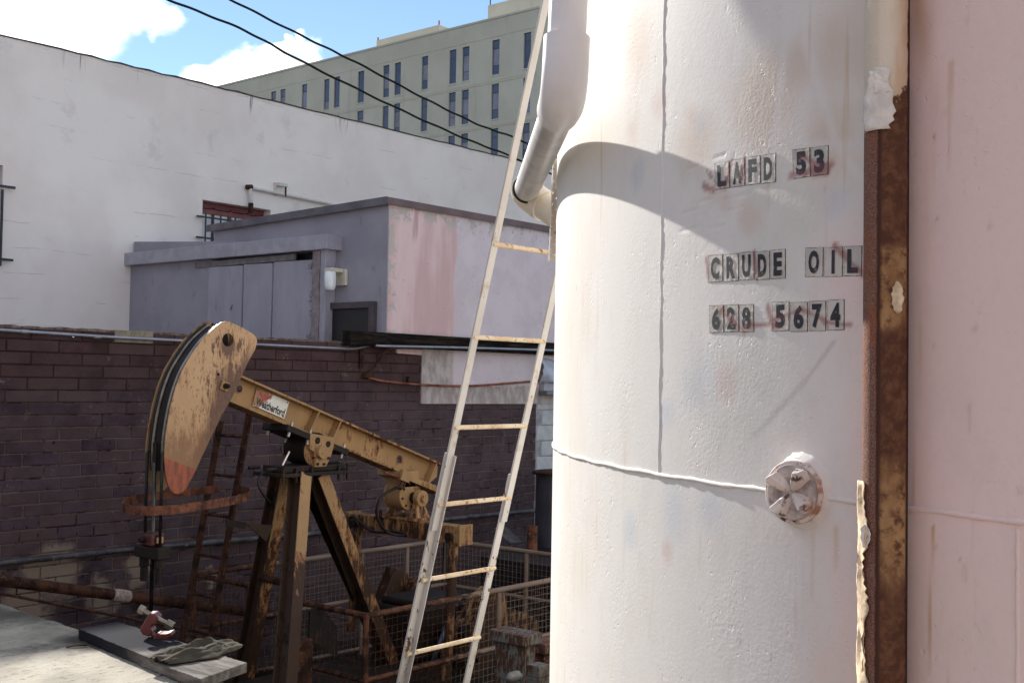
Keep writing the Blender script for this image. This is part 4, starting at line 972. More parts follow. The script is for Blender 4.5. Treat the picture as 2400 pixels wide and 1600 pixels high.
m = MB(); m.box(BX1 + .02, BX1 + 2, YB - .10, YB - .02, zb, za); build(m, 'fascia', M_greytin, EV)
m = MB(); m.box(BX1 - .0, BX1 + 2, YB - .16, YB - .03, zt + .0, zb - .003); build(m, 'gutter', plain('gutter_grey', (.16, .17, .20), .4, .2), EV, bevel=.01)
rg = random.Random(21); m = MB(); nx, nz = 14, 8; a = onY(1262, 896, YB - .07)
for j in range(nz + 1):
    for i in range(nx + 1):
        u, w = i / nx, j / nz; m.v.append(Vector((a.x + u * 1.2, YB - .08 - .05 * sin(7 * u + 3 * w) - rg.uniform(0, .025), a.z + .30 * w * (.75 + .25 * sin(5 * u + 1)))))
for j in range(nz):
    for i in range(nx): b = j * (nx + 1) + i; m.f.append((b, b + 1, b + nx + 2, b + nx + 1))
o = build(m, 'plastic_sheet', plain('pale_sheet', (.42, .43, .52), .35, 0, .15, 6, .5, 12, .03), None, smooth=True); o.modifiers.new('s', 'SOLIDIFY').thickness = .004
tag(o, 'crumpled pale blue plastic sheet lying above the gutter', 'sheet')
dc = atw(1318, 1290, 13.0); zd = atw(1275, 1110, 13.0).z; RD = .31
DRM = thing('steel_drum', (dc.x, dc.y, 0), 'dark grey steel drum standing behind the railing beside the tank', 'drum')
M_drum = plain('drum_grey', (.055, .052, .062), .45, .2, .25, 3, .2, 12)
build(MB().tube([(dc.x, dc.y, .01), (dc.x, dc.y, zd * .4), (dc.x, dc.y, zd * .405), (dc.x, dc.y, zd * .42), (dc.x, dc.y, zd * .425), (dc.x, dc.y, zd)], [RD, RD, RD * 1.02, RD * 1.02, RD, RD], 40), 'body', M_drum, DRM, smooth=True, auto=40)
build(MB().tube([(dc.x, dc.y, zd + .001), (dc.x, dc.y, zd + .02), (dc.x, dc.y, zd + .035)], [RD * 1.12, RD * 1.14, RD * 1.0], 40), 'lid', M_drust, DRM, smooth=True, auto=40)
p = atw(1247, 1300, 12.2); pipe_thing('rusty_post', [(p.x, p.y, .01), (p.x, p.y, atw(1247, 1232, 12.2).z)], .055, M_rust, 'short rusty red post in front of the grey drum', 'post', 16)
c = atw(1190, 1400, 12.0); CB = thing('dark_cabinet', (c.x, c.y, 0), 'black equipment cabinet seen through the far mesh railing', 'cabinet')
zc = atw(1150, 1292, 12.4).z
m = MB(); m.box(c.x - .15, c.x + .9, c.y - .9, c.y + .25, 0.01, zc); build(m, 'case', M_black, CB, bevel=.01)
for k in range(3):
    m = MB(); y = c.y - .8 + .34 * k; m.box(c.x - .165, c.x - .152, y, y + .31, .1, zc - .08); build(m, 'door_panel', plain('cabinet_panel', (.022, .02, .022), .35, .2, .4, 14), CB, bevel=.004)
p = atw(1190, 1255, 12.6); m = MB(); m.obox(p, (1, 0, 0), (0, 1, .6), (0, -.6, 1), .10, .14, .012); tag(build(m, 'leaning_sheet', M_dpipe), 'dark metal sheet propped against the block wall by the drum', 'sheet')

# ================================================================== PUMP JACK
YJ = 7.0; YF_, YK_ = YJ - .115, YJ + .115
def f_pump(paint, amt=.5, dark=(.045, .022, .012), rust=(.20, .085, .035), zr=None):
    def fn(t):
        P = t.pos(); n = t.noise(26, 6, .7, stretch=(1, 1, .28)); k = t.noise(3.4, 5, .62, stretch=(1, 1, .55)); q = t.noise(60, 4, .6, stretch=(1, 1, .35))
        c = t.mix(t.ss(k, .3, .7), sc(paint, .86), sc(paint, 1.08))
        wear = t.math('ADD', t.math('MULTIPLY', t.math('SUBTRACT', k, .5), 1.1), t.math('MULTIPLY', t.math('SUBTRACT', n, .5), 1.2))
        if zr: wear = t.math('ADD', wear, t.math('MULTIPLY', t.ss(t.sep(P)[2], zr[0], zr[1]), zr[2]))
        c = t.mix(t.math('MULTIPLY', t.ss(wear, .30 - amt * .34, .36 - amt * .34), .85), c, rust); c = t.mix(t.ss(wear, .40 - amt * .32, .48 - amt * .32), c, dark)
        c = t.mix(t.math('MULTIPLY', t.ss(q, .64, .70), .7), c, dark)
        return {'Base Color': c, 'Roughness': t.math('ADD', .42, t.math('MULTIPLY', n, .35)), 'Specular IOR Level': .22, 'Normal': t.bump(t.math('ADD', n, q), .25, .004)}
    return fn
TAN = (.355, .215, .10)
M_tan = material('pump_tan', f_pump(TAN, .42, zr=(EYE - 1.2, EYE - 1.9, .35))); M_tanr = material('pump_tan_worn', f_pump(TAN, .80, zr=(EYE - .9, EYE - 1.8, .30))); M_oil = material('oily_steel', f_pump((.018, .013, .011), .5, (.007, .006, .005), (.055, .026, .014)))
M_oil.node_tree.nodes['Principled BSDF'].inputs['Roughness'].default_value = .3
def f_head(t):
    P = t.pos(); x, y, z = t.sep(P)
    n = t.noise(30, 6, .7, stretch=(1.0, 1, .30)); k = t.noise(4.2, 5, .62, stretch=(1, 1, .6)); f2 = t.noise(75, 5, .65, stretch=(1, 1, .35))
    hole = onY(535, 797, YF_); bolt = onY(524, 905, YF_); low = onY(460, 1010, YF_)
    c = t.mix(t.ss(k, .3, .7), (.44, .26, .125), (.51, .315, .165))
    c = t.mix(t.math('MULTIPLY', t.ss(n, .56, .64), .8), c, (.25, .125, .05)); c = t.mix(t.math('MULTIPLY', t.ss(f2, .60, .66), .9), c, (.12, .06, .03))
    nn = t.math('MULTIPLY', t.math('SUBTRACT', n, .5), .5)
    st = t.math('MINIMUM', t.math('SUBTRACT', t.vmath('DISTANCE', t.vmath('MULTIPLY', P, Vector((1, 1, .55))), Vector((bolt.x + .05, bolt.y, (bolt.z - .17) * .55))), .165), t.math('SUBTRACT', t.vmath('DISTANCE', P, hole - Vector((0, 0, .05))), .075))
    c = t.mix(t.ss(t.math('ADD', st, nn), .045, -.01), c, (.13, .058, .032))
    ed = stroke(t, P, onY(592, 845, YF_), onY(470, 1090, YF_), .135, .35, t.math('MULTIPLY', t.math('SUBTRACT', t.noise(22, 4, .7, stretch=(1, 1, .22)), .5), .22))
    c = t.mix(t.math('MULTIPLY', ed, .85), c, t.mix(t.ss(f2, .4, .65), (.14, .062, .034), (.075, .034, .022)))
    dz = t.math('SUBTRACT', low.z, z); c = t.mix(t.math('MULTIPLY', t.ss(t.math('ADD', dz, t.math('MULTIPLY', nn, 1.6)), -.16, .16), .8), c, (.20, .09, .034))
    p1 = onY(388, 1072, YF_); p2 = onY(449, 1095, YF_); sl = (p2.z - p1.z) / (p2.x - p1.x)
    dl = t.math('SUBTRACT', t.math('ADD', p1.z, t.math('MULTIPLY', t.math('SUBTRACT', x, p1.x), sl)), z)
    red = t.mix(t.ss(n, .40, .65), (.34, .075, .025), (.17, .045, .025)); c = t.mix(t.ss(dl, -.003, .006), c, red)
    return {'Base Color': c, 'Roughness': .5, 'Normal': t.bump(t.math('ADD', n, f2), .22, .004)}
M_head = material('horsehead_paint', f_head)
M_rope = plain('wire_rope', (.018, .016, .015), .45, .5, .3, 30)
def plate_holes(outline, holes, e):
    """flat plate with real holes; outline and holes are loops of points in one plane, e is the thickness vector"""
    bm = bmesh.new(); es = []
    for loop in [outline] + holes:
        vs = [bm.verts.new(p) for p in loop]; es += [bm.edges.new((vs[i], vs[(i + 1) % len(vs)])) for i in range(len(vs))]
    r = bmesh.ops.triangle_fill(bm, use_beauty=True, use_dissolve=False, edges=es)
    fs = [q for q in bm.faces]
    ex = bmesh.ops.extrude_face_region(bm, geom=fs); vv = [q for q in ex['geom'] if isinstance(q, bmesh.types.BMVert)]
    bmesh.ops.translate(bm, vec=Vector(e), verts=vv); bm.verts.index_update()
    m = MB(); m.v = [v.co.copy() for v in bm.verts]; m.f = [tuple(v.index for v in q.verts) for q in bm.faces]; bm.free(); return m
def circ(c, r, n=24, a=(1, 0, 0), b=(0, 0, 1)):
    a, b = Vector(a), Vector(b); return [c + (a * cos(2 * pi * i / n) + b * sin(2 * pi * i / n)) * r for i in range(n)]
Pxz = lambda x, y: onY(240 + x / 3.136, 720 + y / 3.136, YF_)
base = onY(690, 1600, YJ); PJ = thing('pump_jack', (base.x, YJ, 0), 'rust-streaked tan pump jack with horsehead, walking beam and post', 'pump jack')
HZ = [(905, 103), (935, 105), (1040, 155), (1115, 200), (1133, 225), (1138, 255), (1125, 305), (1060, 425), (985, 600), (940, 690), (880, 790), (800, 955), (740, 1080), (690, 1190), (650, 1270), (620, 1325), (590, 1357), (560, 1371), (525, 1366), (497, 1335), (478, 1290), (462, 1215), (455, 1120), (460, 1000), (475, 880), (500, 740), (540, 590), (590, 460), (660, 340), (740, 230), (830, 145), (875, 110)]
out = [Pxz(*q) for q in HZ]; hc = Pxz(923, 240)
HEAD_ = build(plate_holes(out, [circ(hc, .047, 28), circ(Pxz(853, 493), .011, 14)], (0, .012, 0)), 'horsehead', M_head, PJ, bevel=.0015)
out2 = [Vector((p.x, YK_, p.z)) for p in out]
build(plate_holes(out2, [], (0, -.012, 0)), 'back_cheek', M_tanr, HEAD_)
build(MB().prism([Vector((p.x, YJ + .03, p.z)) for p in circ(hc, .11, 24)], (0, .006, 0)), 'hole_shade_disc', M_oil, HEAD_)  # dark disc added behind the hole to stand for the shade inside

arcp = out[22:][::1]                                    # leading edge from low to top
arcp = out[21:32]
cen = Vector((sum(p.x for p in out) / len(out), YJ, sum(p.z for p in out) / len(out)))
ins = []
for i, p in enumerate(arcp):
    a_, b_ = arcp[max(i - 1, 0)], arcp[min(i + 1, len(arcp) - 1)]; T = (b_ - a_).normalized(); Nn = Vector((T.z, 0, -T.x))
    if Nn.dot(cen - p) < 0: Nn = -Nn
    ins.append((Vector((p.x, YJ, p.z)) + Nn * .028, Nn))
P_ = smoothpath([q[0] for q in ins], 4); Nr = smoothpath([q[1] for q in ins], 4)
build(MB().strip(P_, Vector((0, .10, 0)), .008, Nr), 'track_plate', M_oil, HEAD_)
for dy in (-.055, .06):
    build(MB().strip([p + Vector((0, dy, 0)) - n.normalized() * .004 for p, n in zip(P_, Nr)], Vector((0, .012, 0)), .006, [-n for n in Nr]), 'track_rib', plain('worn_track', (.30, .26, .21), .4, .4, .3, 14), HEAD_)
for k in (3, 7, 11, 15, 20, 26, 32):                   # diaphragms between the cheeks
    if k < len(P_):
        p, n = P_[k], Nr[k].normalized(); m = MB(); m.obox(p + n * .045, n, (0, 1, 0), n.cross(Vector((0, 1, 0))), .035, .10, .005); build(m, 'diaphragm', M_oil, HEAD_)
XC = Pxz(455, 1120).x - .004; zt_ = Pxz(455, 1080).z
zb1 = onY(383, 1260, YF_).z
zcar = onY(368, 1258, YJ).z
for y in (YJ - .095, YJ + .085):                        # bridle wire ropes over the track and down
    up = [Vector((p.x, y, p.z)) - n.normalized() * .012 for p, n in zip(P_, Nr)]
    ta = [p for p in up if p.z > zt_]
    build(MB().tube([Vector((XC, y, zcar - .30)), Vector((XC, y, zt_))] + ta, .0105, 10), 'wire_rope', M_rope, PJ, smooth=True)
build(MB().tube([Vector((XC, YJ - .01, onY(360, 1470, YJ).z)), Vector((XC, YJ - .01, onY(370, 1040, YJ).z))], .0135, 12), 'polished_rod', plain('rod_steel', (.07, .065, .06), .25, .8, .3, 20), PJ, smooth=True)
build(MB().tube([Vector((XC, YJ - .01, onY(370, 1080, YJ).z)), Vector((XC, YJ - .01, onY(370, 1036, YJ).z))], .017, 12), 'rod_end', M_oil, PJ, smooth=True, auto=40)
# carrier bar with rope sockets and clamp
zc_ = zcar; CB_ = build((lambda m: (m.box(XC - .05, XC + .05, YJ - .15, YJ + .14, zc_ - .135, zc_ - .055), m)[1])(MB()), 'carrier_bar', M_oil, PJ, bevel=.008)
M_clampred = plain('clamp_dark_red', (.09, .022, .022), .35, .2, .3, 20)
m = MB(); m.box(XC - .055, XC + .055, YJ - .075, YJ + .055, zc_ - .052, zc_ + .035); build(m, 'rod_clamp', M_clampred, CB_, bevel=.014)
m = MB(); m.box(XC - .022, XC + .03, YJ - .095, YJ - .076, zc_ - .03, zc_ + .012); build(m, 'clamp_nut', plain('brass_nut', (.32, .22, .11), .4, .6), CB_, bevel=.004)
build(MB().tube([(XC - .09, YJ + .01, zc_ - .01), (XC - .056, YJ + .01, zc_ - .01)], [.017, .021], 8), 'clamp_bolt', M_oil, CB_)
for y in (YJ - .095, YJ + .085):
    build(MB().tube([(XC, y, zc_ - .30), (XC, y, zc_ - .20), (XC, y, zc_ - .195), (XC, y, zc_ - .07)], [.026, .026, .034, .034], 16), 'rope_socket', M_oil, CB_, smooth=True, auto=40)
# big bolt and washer on the horsehead
p = Pxz(893, 578); m = MB(); m.obox(p - Vector((0, .008, 0)), (1, 0, -.35), (0, 1, 0), (.35, 0, 1), .032, .008, .032); w_ = build(m, 'washer', M_tanr, HEAD_, bevel=.003)
build(MB().tube([p - Vector((0, .016, 0)), p - Vector((0, .04, 0))], .021, 6), 'nut', M_oil, w_); build(MB().tube([p - Vector((0, .03, 0)), p - Vector((0, .065, 0))], .011, 10), 'stud', M_oil, w_, smooth=True)

# ---- walking beam
yfl = YJ - .085
A = onY(560, 876, yfl); B = onY(1012, 1075, yfl); C_ = onY(575, 963, yfl); D_ = onY(1012, 1131, yfl)
bd = (B - A).normalized(); bn = Vector((-bd.z, 0, bd.x))
if bn.z < 0: bn = -bn
Hb = ((A - C_).dot(bn) + (B - D_).dot(bn)) / 2
Bs = onY(520, 860, yfl); s0 = (Bs - A).dot(bd); s1 = (onY(1046, 1092, yfl) - A).dot(bd)
def bp(s, h, y): q = A + bd * s + bn * (h - Hb); return Vector((q.x, y, q.z))
FT = .016
def bbox(s0, s1, h0, h1, y0, y1): return MB().hexa([bp(s0, h0, y0), bp(s1, h0, y0), bp(s1, h0, y1), bp(s0, h0, y1)], [bp(s0, h1, y0), bp(s1, h1, y0), bp(s1, h1, y1), bp(s0, h1, y1)])
def sOf(px, py): return (onY(px, py, YJ - .006) - A).dot(bd)
hx = onY(938, 1076, YJ - .006)
def hOf(px, py): return (onY(px, py, YJ - .006) - A).dot(bn) + Hb
web = [bp(s0, FT, YJ - .006), bp(s1 - .08, FT, YJ - .006), bp(s1, FT + .09, YJ - .006), bp(s1 - .02, Hb - FT, YJ - .006), bp(s0, Hb - FT, YJ - .006)]
hole1 = circ(bp(sOf(936, 1076), hOf(936, 1076), YJ - .006), .036, 20, bd, bn); hole2 = circ(bp(sOf(560, 911), hOf(560, 911), YJ - .006), .030, 20, bd, bn)
WBM = build(plate_holes(web, [hole1, hole2], (0, .012, 0)), 'walking_beam', M_tan, PJ)
for hl in (hole1, hole2): build(MB().tube([q - Vector((0, .002, 0)) for q in hl], .005, 6, closed=True), 'hole_rim', M_tanr, WBM, smooth=True)
build(bbox(s0, s1 - .03, Hb - FT, Hb, yfl, YJ + .085), 'top_flange', M_tanr, WBM, bevel=.002)
build(bbox(s0, s1 - .06, 0, FT, yfl, YJ + .085), 'bottom_flange', M_tanr, WBM, bevel=.002)
for px, py, py2 in ((727, 950, 1000), (777, 973, 1030), (1003, 1075, 1120)):
    s = sOf(px, (py + py2) / 2)
    for (ya, yb) in ((yfl + .004, YJ - .007), (YJ + .007, YJ + .08)):
        m = MB().hexa([bp(s - .028, FT, ya), bp(s - .018, FT, ya), bp(s - .018, FT, yb), bp(s - .028, FT, yb)], [bp(s + .012, Hb - FT, ya), bp(s + .022, Hb - FT, ya), bp(s + .022, Hb - FT, yb), bp(s + .012, Hb - FT, yb)]); build(m, 'stiffener', M_tan, WBM)
# maker's sign
def f_sign(t):
    P = t.pos(); n = t.noise(42, 5, .7, stretch=(1, 1, .6)); k = t.noise(7, 4)
    c = t.mix(t.ss(k, .4, .7), (.62, .62, .56), (.70, .70, .66)); o = onY(602, 912, YJ - .02)
    d = t.vmath('DISTANCE', P, o); c = t.mix(t.ss(t.math('ADD', t.math('SUBTRACT', n, .5), t.ss(d, .30, -.05)), .42, .52), c, (.30, .15, .07))
    return {'Base Color': c, 'Roughness': .4}
YS_ = YJ - .022
q = [onY(*z, YS_) for z in ((602, 908), (678, 941), (666, 981), (592, 949))]
SG = build(MB().prism(q, (0, .012, 0)), 'sign_plate', material('sign_enamel', f_sign), WBM)
def sgp(u, v, dy=-.0015): r = q[3].lerp(q[2], u).lerp(q[0].lerp(q[1], u), v); return r + Vector((0, dy, 0))
vs, fs, asp = glyphs('Weatherford', .03); M_sink = plain('sign_black', (.02, .022, .022), .5, 0, .4, 30)
m = MB(); m.add([sgp(.07 + .89 * x, .07 + .46 * y) for x, y in vs], fs); build(m, 'lettering', M_sink, SG)
em = [(.12, .92), (.21, .74), (.29, .84), (.36, .74), (.40, .90), (.46, .80), (.36, .56), (.24, .50), (.10, .72)]
m = MB(); m.add([sgp(*z) for z in em], [tuple(range(len(em)))]); build(m, 'emblem', plain('sign_red', (.36, .045, .055), .5, 0, .3, 30), SG)
for uv in ((.05, .92), (.95, .92), (.95, .08), (.05, .08)): build(disc(sgp(*uv, -.001), Vector((0, -1, 0)), .006, .004, 0, .005, 8), 'rivet', M_oil, SG)

# ---- saddle bearing on the post
sc_ = onY(735, 1058, YJ - .13); sB = onY(716, 1045, YJ)
m = bbox(sOf(655, 985) - .02, sOf(790, 1035) + .02, -.05, -.004, YJ - .15, YJ + .15); SAD = build(m, 'saddle_plate', M_oil, PJ, bevel=.003)
for s_ in (sOf(662, 985), sOf(705, 1005), sOf(785, 1035)):
    for y in (YJ - .125, YJ + .125): b = bp(s_, 0, y); build(MB().tube([b - bn * .085, b + bn * .03], .012, 6), 'bolt', M_bolt, SAD)
cb = Vector((sB.x, YJ, onY(720, 1050, YJ).z)); hous = cb + Vector((.02, 0, 0))
build(MB().tube([hous + Vector((0, .135, 0)), hous + Vector((0, -.10, 0))], .125, 36), 'bearing_housing', M_oil, SAD, smooth=True, auto=40)
o_ = [(-.105, .125), (.135, .085), (.135, .02), (.105, -.06), (.06, -.135), (-.06, -.135), (-.06, -.02), (-.105, .0)]
fr = [hous + Vector((a, -.155, b)) for a, b in o_]
hl1 = circ(hous + Vector((-.03, -.155, .065)), .026, 14); hl2 = circ(hous + Vector((.075, -.155, .035)), .024, 14)
CAPB = build(plate_holes(fr, [hl1, hl2], (0, .05, 0)), 'bearing_cap', M_tanr, SAD, bevel=.006)
build(MB().tube([hous + Vector((.0, -.16, -.02)), hous + Vector((.0, -.19, -.02))], [.055, .05], 20), 'pivot_shaft', M_tanr, SAD, smooth=True, auto=40)
build(MB().tube([hous + Vector((.0, -.10, -.02)), hous + Vector((.0, -.125, -.02))], [.118, .10], 32), 'bearing_ring', M_tanr, SAD, smooth=True, auto=40)
for a in (205, 245, 290, 330): v_ = hous + Vector((.085 * cos(radians(a)), -.158, .10 * sin(radians(a)) - .02)); build(MB().tube([v_, v_ - Vector((0, .016, 0))], .010, 6), 'cap_bolt', M_oil, CAPB)
zp_ = onY(700, 1103, YJ).z; xa_, xb_ = onY(628, 1105, YJ).x, onY(792, 1105, YJ).x
TP = build((lambda m: (m.box(xa_, xb_, YJ - .17, YJ + .17, zp_ - .028, zp_), m)[1])(MB()), 'post_plate', M_oil, PJ, bevel=.004)
m = MB(); m.box(xa_ + .05, xb_ - .04, YJ - .13, YJ + .13, zp_ + .001, zp_ + .05); build(m, 'bearing_foot', M_oil, TP, bevel=.008)
for x in (xa_ + .03, xa_ + .15, xa_ + .30, xb_ - .12, xb_ - .03):
    build(MB().tube([(x, YJ - .145, zp_ - .075), (x, YJ - .145, zp_ + .035)], .013, 6), 'plate_bolt', M_oil, TP)
for x, e in ((xa_ - .0, -.10), (xb_, .09)):
    for y in (YJ - .10, YJ + .10): build(MB().tube([(x, y, zp_ + .035), (x + e, y, zp_ + .035)], .012, 8), 'adjusting_screw', M_oil, TP); 
m = MB(); m.tube(smoothpath([onY(636, 1103, YJ - .05), onY(612, 1112, YJ - .08), onY(606, 1135, YJ - .10), onY(618, 1160, YJ - .10), onY(635, 1178, YJ - .08)], 5), .009, 8); build(m, 'grease_hose', M_rope, TP, smooth=True)
build(MB().tube([onY(662, 1090, YJ - .15), onY(678, 1058, YJ - .15)], .009, 8), 'grease_stem', plain('bright_steel', (.5, .48, .44), .3, .8), TP)

# ---- post legs (wide-flange sections)
def hbeam(p, q, w, h, up, name, mat, parent, tk=.010, mat2=None):
    p, q = Vector(p), Vector(q); T = (q - p).normalized(); s_ = T.cross(Vector(up)).normalized(); n_ = s_.cross(T).normalized(); L = (q - p).length / 2; c = (p + q) / 2
    leg = build(MB().obox(c, T, s_, n_, L, tk / 2, h / 2 - tk), name, mat, parent)
    build(MB().obox(c + n_ * (h / 2 - tk / 2), T, s_, n_, L, w / 2, tk / 2), 'flange', mat2 or mat, leg, bevel=.002)
    build(MB().obox(c - n_ * (h / 2 - tk / 2), T, s_, n_, L, w / 2, tk / 2), 'flange', mat, leg, bevel=.002); return leg
M_legB = material('post_oil_run', f_pump(TAN, .5, zr=(EYE - 1.05, EYE - 1.6, .6))); M_legA = material('post_worn', f_pump(TAN, .5))
M_legd = material('post_dark', f_pump((.06, .035, .022), .75, (.010, .007, .007), (.035, .017, .012)))
zt2 = zp_ - .03
def leg(topxy, px, py, Yb, **k):
    e = onY(px, py, Yb); a = Vector((topxy[0], topxy[1], zt2)); d = (e - a); e = a + d * ((zt2 - .02) / -d.z) if d.z < 0 else e
    return hbeam(a, e, k.get('w', .105), k.get('h', .14), k['up'], 'post_leg', k['mat'], PJ, .010, k.get('mat2'))
xm = (xa_ + xb_) / 2
leg((xm - .12, YJ - .10), 668, 1590, YJ - .62, up=(0, -1, 0), mat=M_legd, mat2=M_legB)
leg((xm - .13, YJ + .11), 572, 1580, YJ + .55, up=(0, -1, 0), mat=M_legd, mat2=M_tanr)
leg((xm + .10, YJ - .04), 915, 1560, YJ - .05, up=(0, -1, 0), mat=M_legd, mat2=M_tanr)
leg((xm + .12, YJ + .12), 890, 1500, YJ + .50, up=(0, -1, 0), mat=M_legd)
zx = onY(640, 1360, YJ).z; b0 = onY(610, 1352, YJ + .35); b1 = onY(688, 1370, YJ - .30); m = MB(); m.tube([b0, b1], .03, 8); build(m, 'cross_brace', M_drust, PJ)
g0 = onY(580, 1228, YJ + .1); m = MB(); m.prism([onY(577, 1226, YJ + .1), onY(640, 1230, YJ + .1), onY(624, 1268, YJ + .1)], (0, .012, 0)); build(m, 'gusset', M_legd, PJ)
m = MB(); m.prism([onY(530, 1216, YJ + .1), onY(577, 1224, YJ + .1), onY(577, 1240, YJ + .1), onY(531, 1232, YJ + .1)], (0, .012, 0)); build(m, 'bracket_plate', M_oil, PJ)

# ---- tail bearing, equaliser, pitmans
tb = onY(962, 1160, YJ - .10); TXX = tb.x
build(bbox(sOf(918, 1080), sOf(1026, 1130), -.045, -.003, YJ - .13, YJ + .13), 'tail_plate', M_tan, PJ, bevel=.004)
tcn = Vector((tb.x, YJ, tb.z)); rT = .125
TBR = build(MB().tube([tcn + Vector((0, .10, 0)), tcn + Vector((0, -.10, 0))], rT, 36), 'tail_bearing', M_tan, PJ, smooth=True, auto=40, bevel=.006)
for k in range(8):
    a = 2 * pi * k / 8 + .2; v_ = tcn + Vector((cos(a) * .098, -.10, sin(a) * .098)); build(MB().tube([v_, v_ - Vector((0, .012, 0))], .010, 6), 'bearing_bolt', M_drust, TBR)
build(MB().tube([tcn + Vector((.03, -.10, -.02)), tcn + Vector((.03, -.165, -.02))], .045, 20), 'journal', M_oil, TBR, smooth=True, auto=40)
build(MB().tube([tcn + Vector((.03, -.165, -.02)), tcn + Vector((.03, -.215, -.02))], [.068, .066], 20), 'end_boss', M_tan, TBR, smooth=True, auto=40)
build(MB().tube([tcn + Vector((.03, -.215, -.02)), tcn + Vector((.03, -.245, -.02))], .032, 16), 'shaft_end', M_tan, TBR, smooth=True, auto=40)
m = MB(); m.box(tcn.x - .09, tcn.x + .10, YJ - .10, YJ + .10, tcn.z + .06, tcn.z + .20); build(m, 'bearing_neck', M_tan, TBR, bevel=.01)
for (sx0, y) in ((sOf(925, 1085), YJ - .16), (sOf(1015, 1118), YJ - .14)):
    b = bp(sx0, -.03, y); build(MB().obox(b, bd, (0, 1, 0), bn, .05, .02, .045), 'clip', M_tan, TBR, bevel=.004)
    for e in (-.02, .02): build(MB().tube([b + bd * e + bn * .01, b + bd * e - bn * .10], .012, 6), 'clip_bolt', M_drust, TBR)
build(MB().tube([onY(901, 1106, YJ - .17), onY(938, 1119, YJ - .15)], .011, 8), 'stud', M_rust, TBR)
ze0, ze1 = onX(960, 1255, TXX).z, onX(960, 1213, TXX).z; ea, eb = onX(828, 1217, TXX), onX(1090, 1257, TXX)
ze1 = (onX(832, 1197, TXX).z + onX(1085, 1236, TXX).z) / 2; ze0 = (onX(832, 1236, TXX).z + onX(1085, 1276, TXX).z) / 2
for s_ in (-1, 1):
    y = YJ - .165 if s_ < 0 else YJ + .12
    m = MB(); m.hexa([(tcn.x - .05, y - .05, ze1 + .02), (tcn.x + .12, y - .05, ze1 + .02), (tcn.x + .12, y + .03, ze1 + .02), (tcn.x - .05, y + .03, ze1 + .02)], [(tcn.x + .0, y - .02, tcn.z - .03), (tcn.x + .06, y - .02, tcn.z - .03), (tcn.x + .06, y + .02, tcn.z - .03), (tcn.x, y + .02, tcn.z - .03)]); build(m, 'pedestal', M_tanr, TBR, bevel=.005)
EQ = build((lambda m: (m.box(TXX - .07, TXX + .07, eb.y, ea.y, ze0, ze1), m)[1])(MB()), 'equaliser', M_tanr, PJ, bevel=.004)
for y in (eb.y, ea.y): m = MB(); m.box(TXX - .078, TXX + .078, y - .012, y + .012, ze0 - .012, ze1 + .012); build(m, 'end_plate', M_tanr, EQ, bevel=.002)
m = MB(); m.box(TXX - .085, TXX + .12, YJ - .24, YJ + .22, ze1 + .001, ze1 + .022); build(m, 'equaliser_pad', M_tanr, EQ)
for i, y in enumerate((YJ - .21, YJ - .09, YJ + .06, YJ + .19)): build(MB().tube([(TXX - .06, y, ze1 - .01), (TXX - .06, y, ze1 + .06)], .016, 6), 'pad_bolt', M_drust, EQ)
for y, px, py in ((eb.y + .10, 1030, 1590), (ea.y - .09, 818, 1400)):
    b = onX(px, py, TXX - .10); p0 = Vector((TXX - .02, y, ze0 + .05)); p1 = Vector((b.x, y - .02, b.z if y < YJ else p0.z - .9)); p1 = p0 + (p1 - p0) * 1.0
    PM = build(MB().tube([p0, p1], .038, 16), 'pitman', M_tanr, PJ, smooth=True, auto=40)
    build(MB().tube([(TXX - .10, y, ze0 + .055), (TXX - .07, y, ze0 + .055)], .034, 14), 'pitman_pin', M_oil, PM, smooth=True, auto=40)
hs = [tcn + Vector((-.10, -.09, .06)), tcn + Vector((-.20, -.12, .07)), tcn + Vector((-.34, -.10, .0)), tcn + Vector((-.36, -.08, -.14)), tcn + Vector((-.26, -.10, -.28)), tcn + Vector((-.10, -.15, -.32)), Vector((TXX - .1, YJ - .05, ze0 + .04)), Vector((TXX - .1, YJ + .25, ze0 + .02)), Vector((TXX - .1, YJ + .50, ze1 - .02)), Vector((TXX - .12, ea.y - .06, ze0 - .05)), Vector((TXX - .12, ea.y - .03, ze0 - .40))]
build(MB().tube(smoothpath(hs, 7), .012, 10), 'grease_hose', M_rope, EQ, smooth=True)

# ---- crank, counterweights, gearbox, guard
cz = .95
gx = TXX + .25
m = MB(); m.box(gx - .32, gx + .30, YJ - .24, YJ + .24, .35, .78); GB = build(m, 'gearbox', M_oil, PJ, bevel=.03)
m = MB(); m.box(gx - .28, gx + .28, YJ - .20, YJ + .20, .781, .84); build(m, 'gearbox_lid', M_oil, GB, bevel=.02)
build(MB().tube([(gx, YJ - .55, .60), (gx, YJ + .55, .60)], .06, 16), 'crankshaft', M_oil, GB, smooth=True, auto=40)
m = MB(); m.box(gx - 1.9, gx + 1.2, YJ - .35, YJ + .35, .02, .34); build(m, 'skid_base', M_oil, PJ, bevel=.01)
def weight(c, ang, w, l, th, name):
    d = Vector((cos(ang), 0, sin(ang))); n = Vector((-sin(ang), 0, cos(ang))); y = Vector((0, 1, 0))
    o2 = [(-l, -w * .35), (-l * .6, -w), (l * .7, -w), (l, -w * .55), (l, w * .55), (l * .7, w), (-l * .6, w), (-l, w * .35)]
    m = MB(); m.prism([c + d * a + n * b for a, b in o2], y * th); return build(m, name, M_tanr, PJ, bevel=.012)
def crank(y, ang, s=1):
    c = Vector((gx, y, .60)); d = Vector((cos(ang), 0, sin(ang))); n = Vector((-sin(ang), 0, cos(ang)))
    m = MB(); m.obox(c + d * .12, d, (0, 1, 0), n, .30, .035, .075); K = build(m, 'crank_arm', M_tanr, PJ, bevel=.008)
    return K
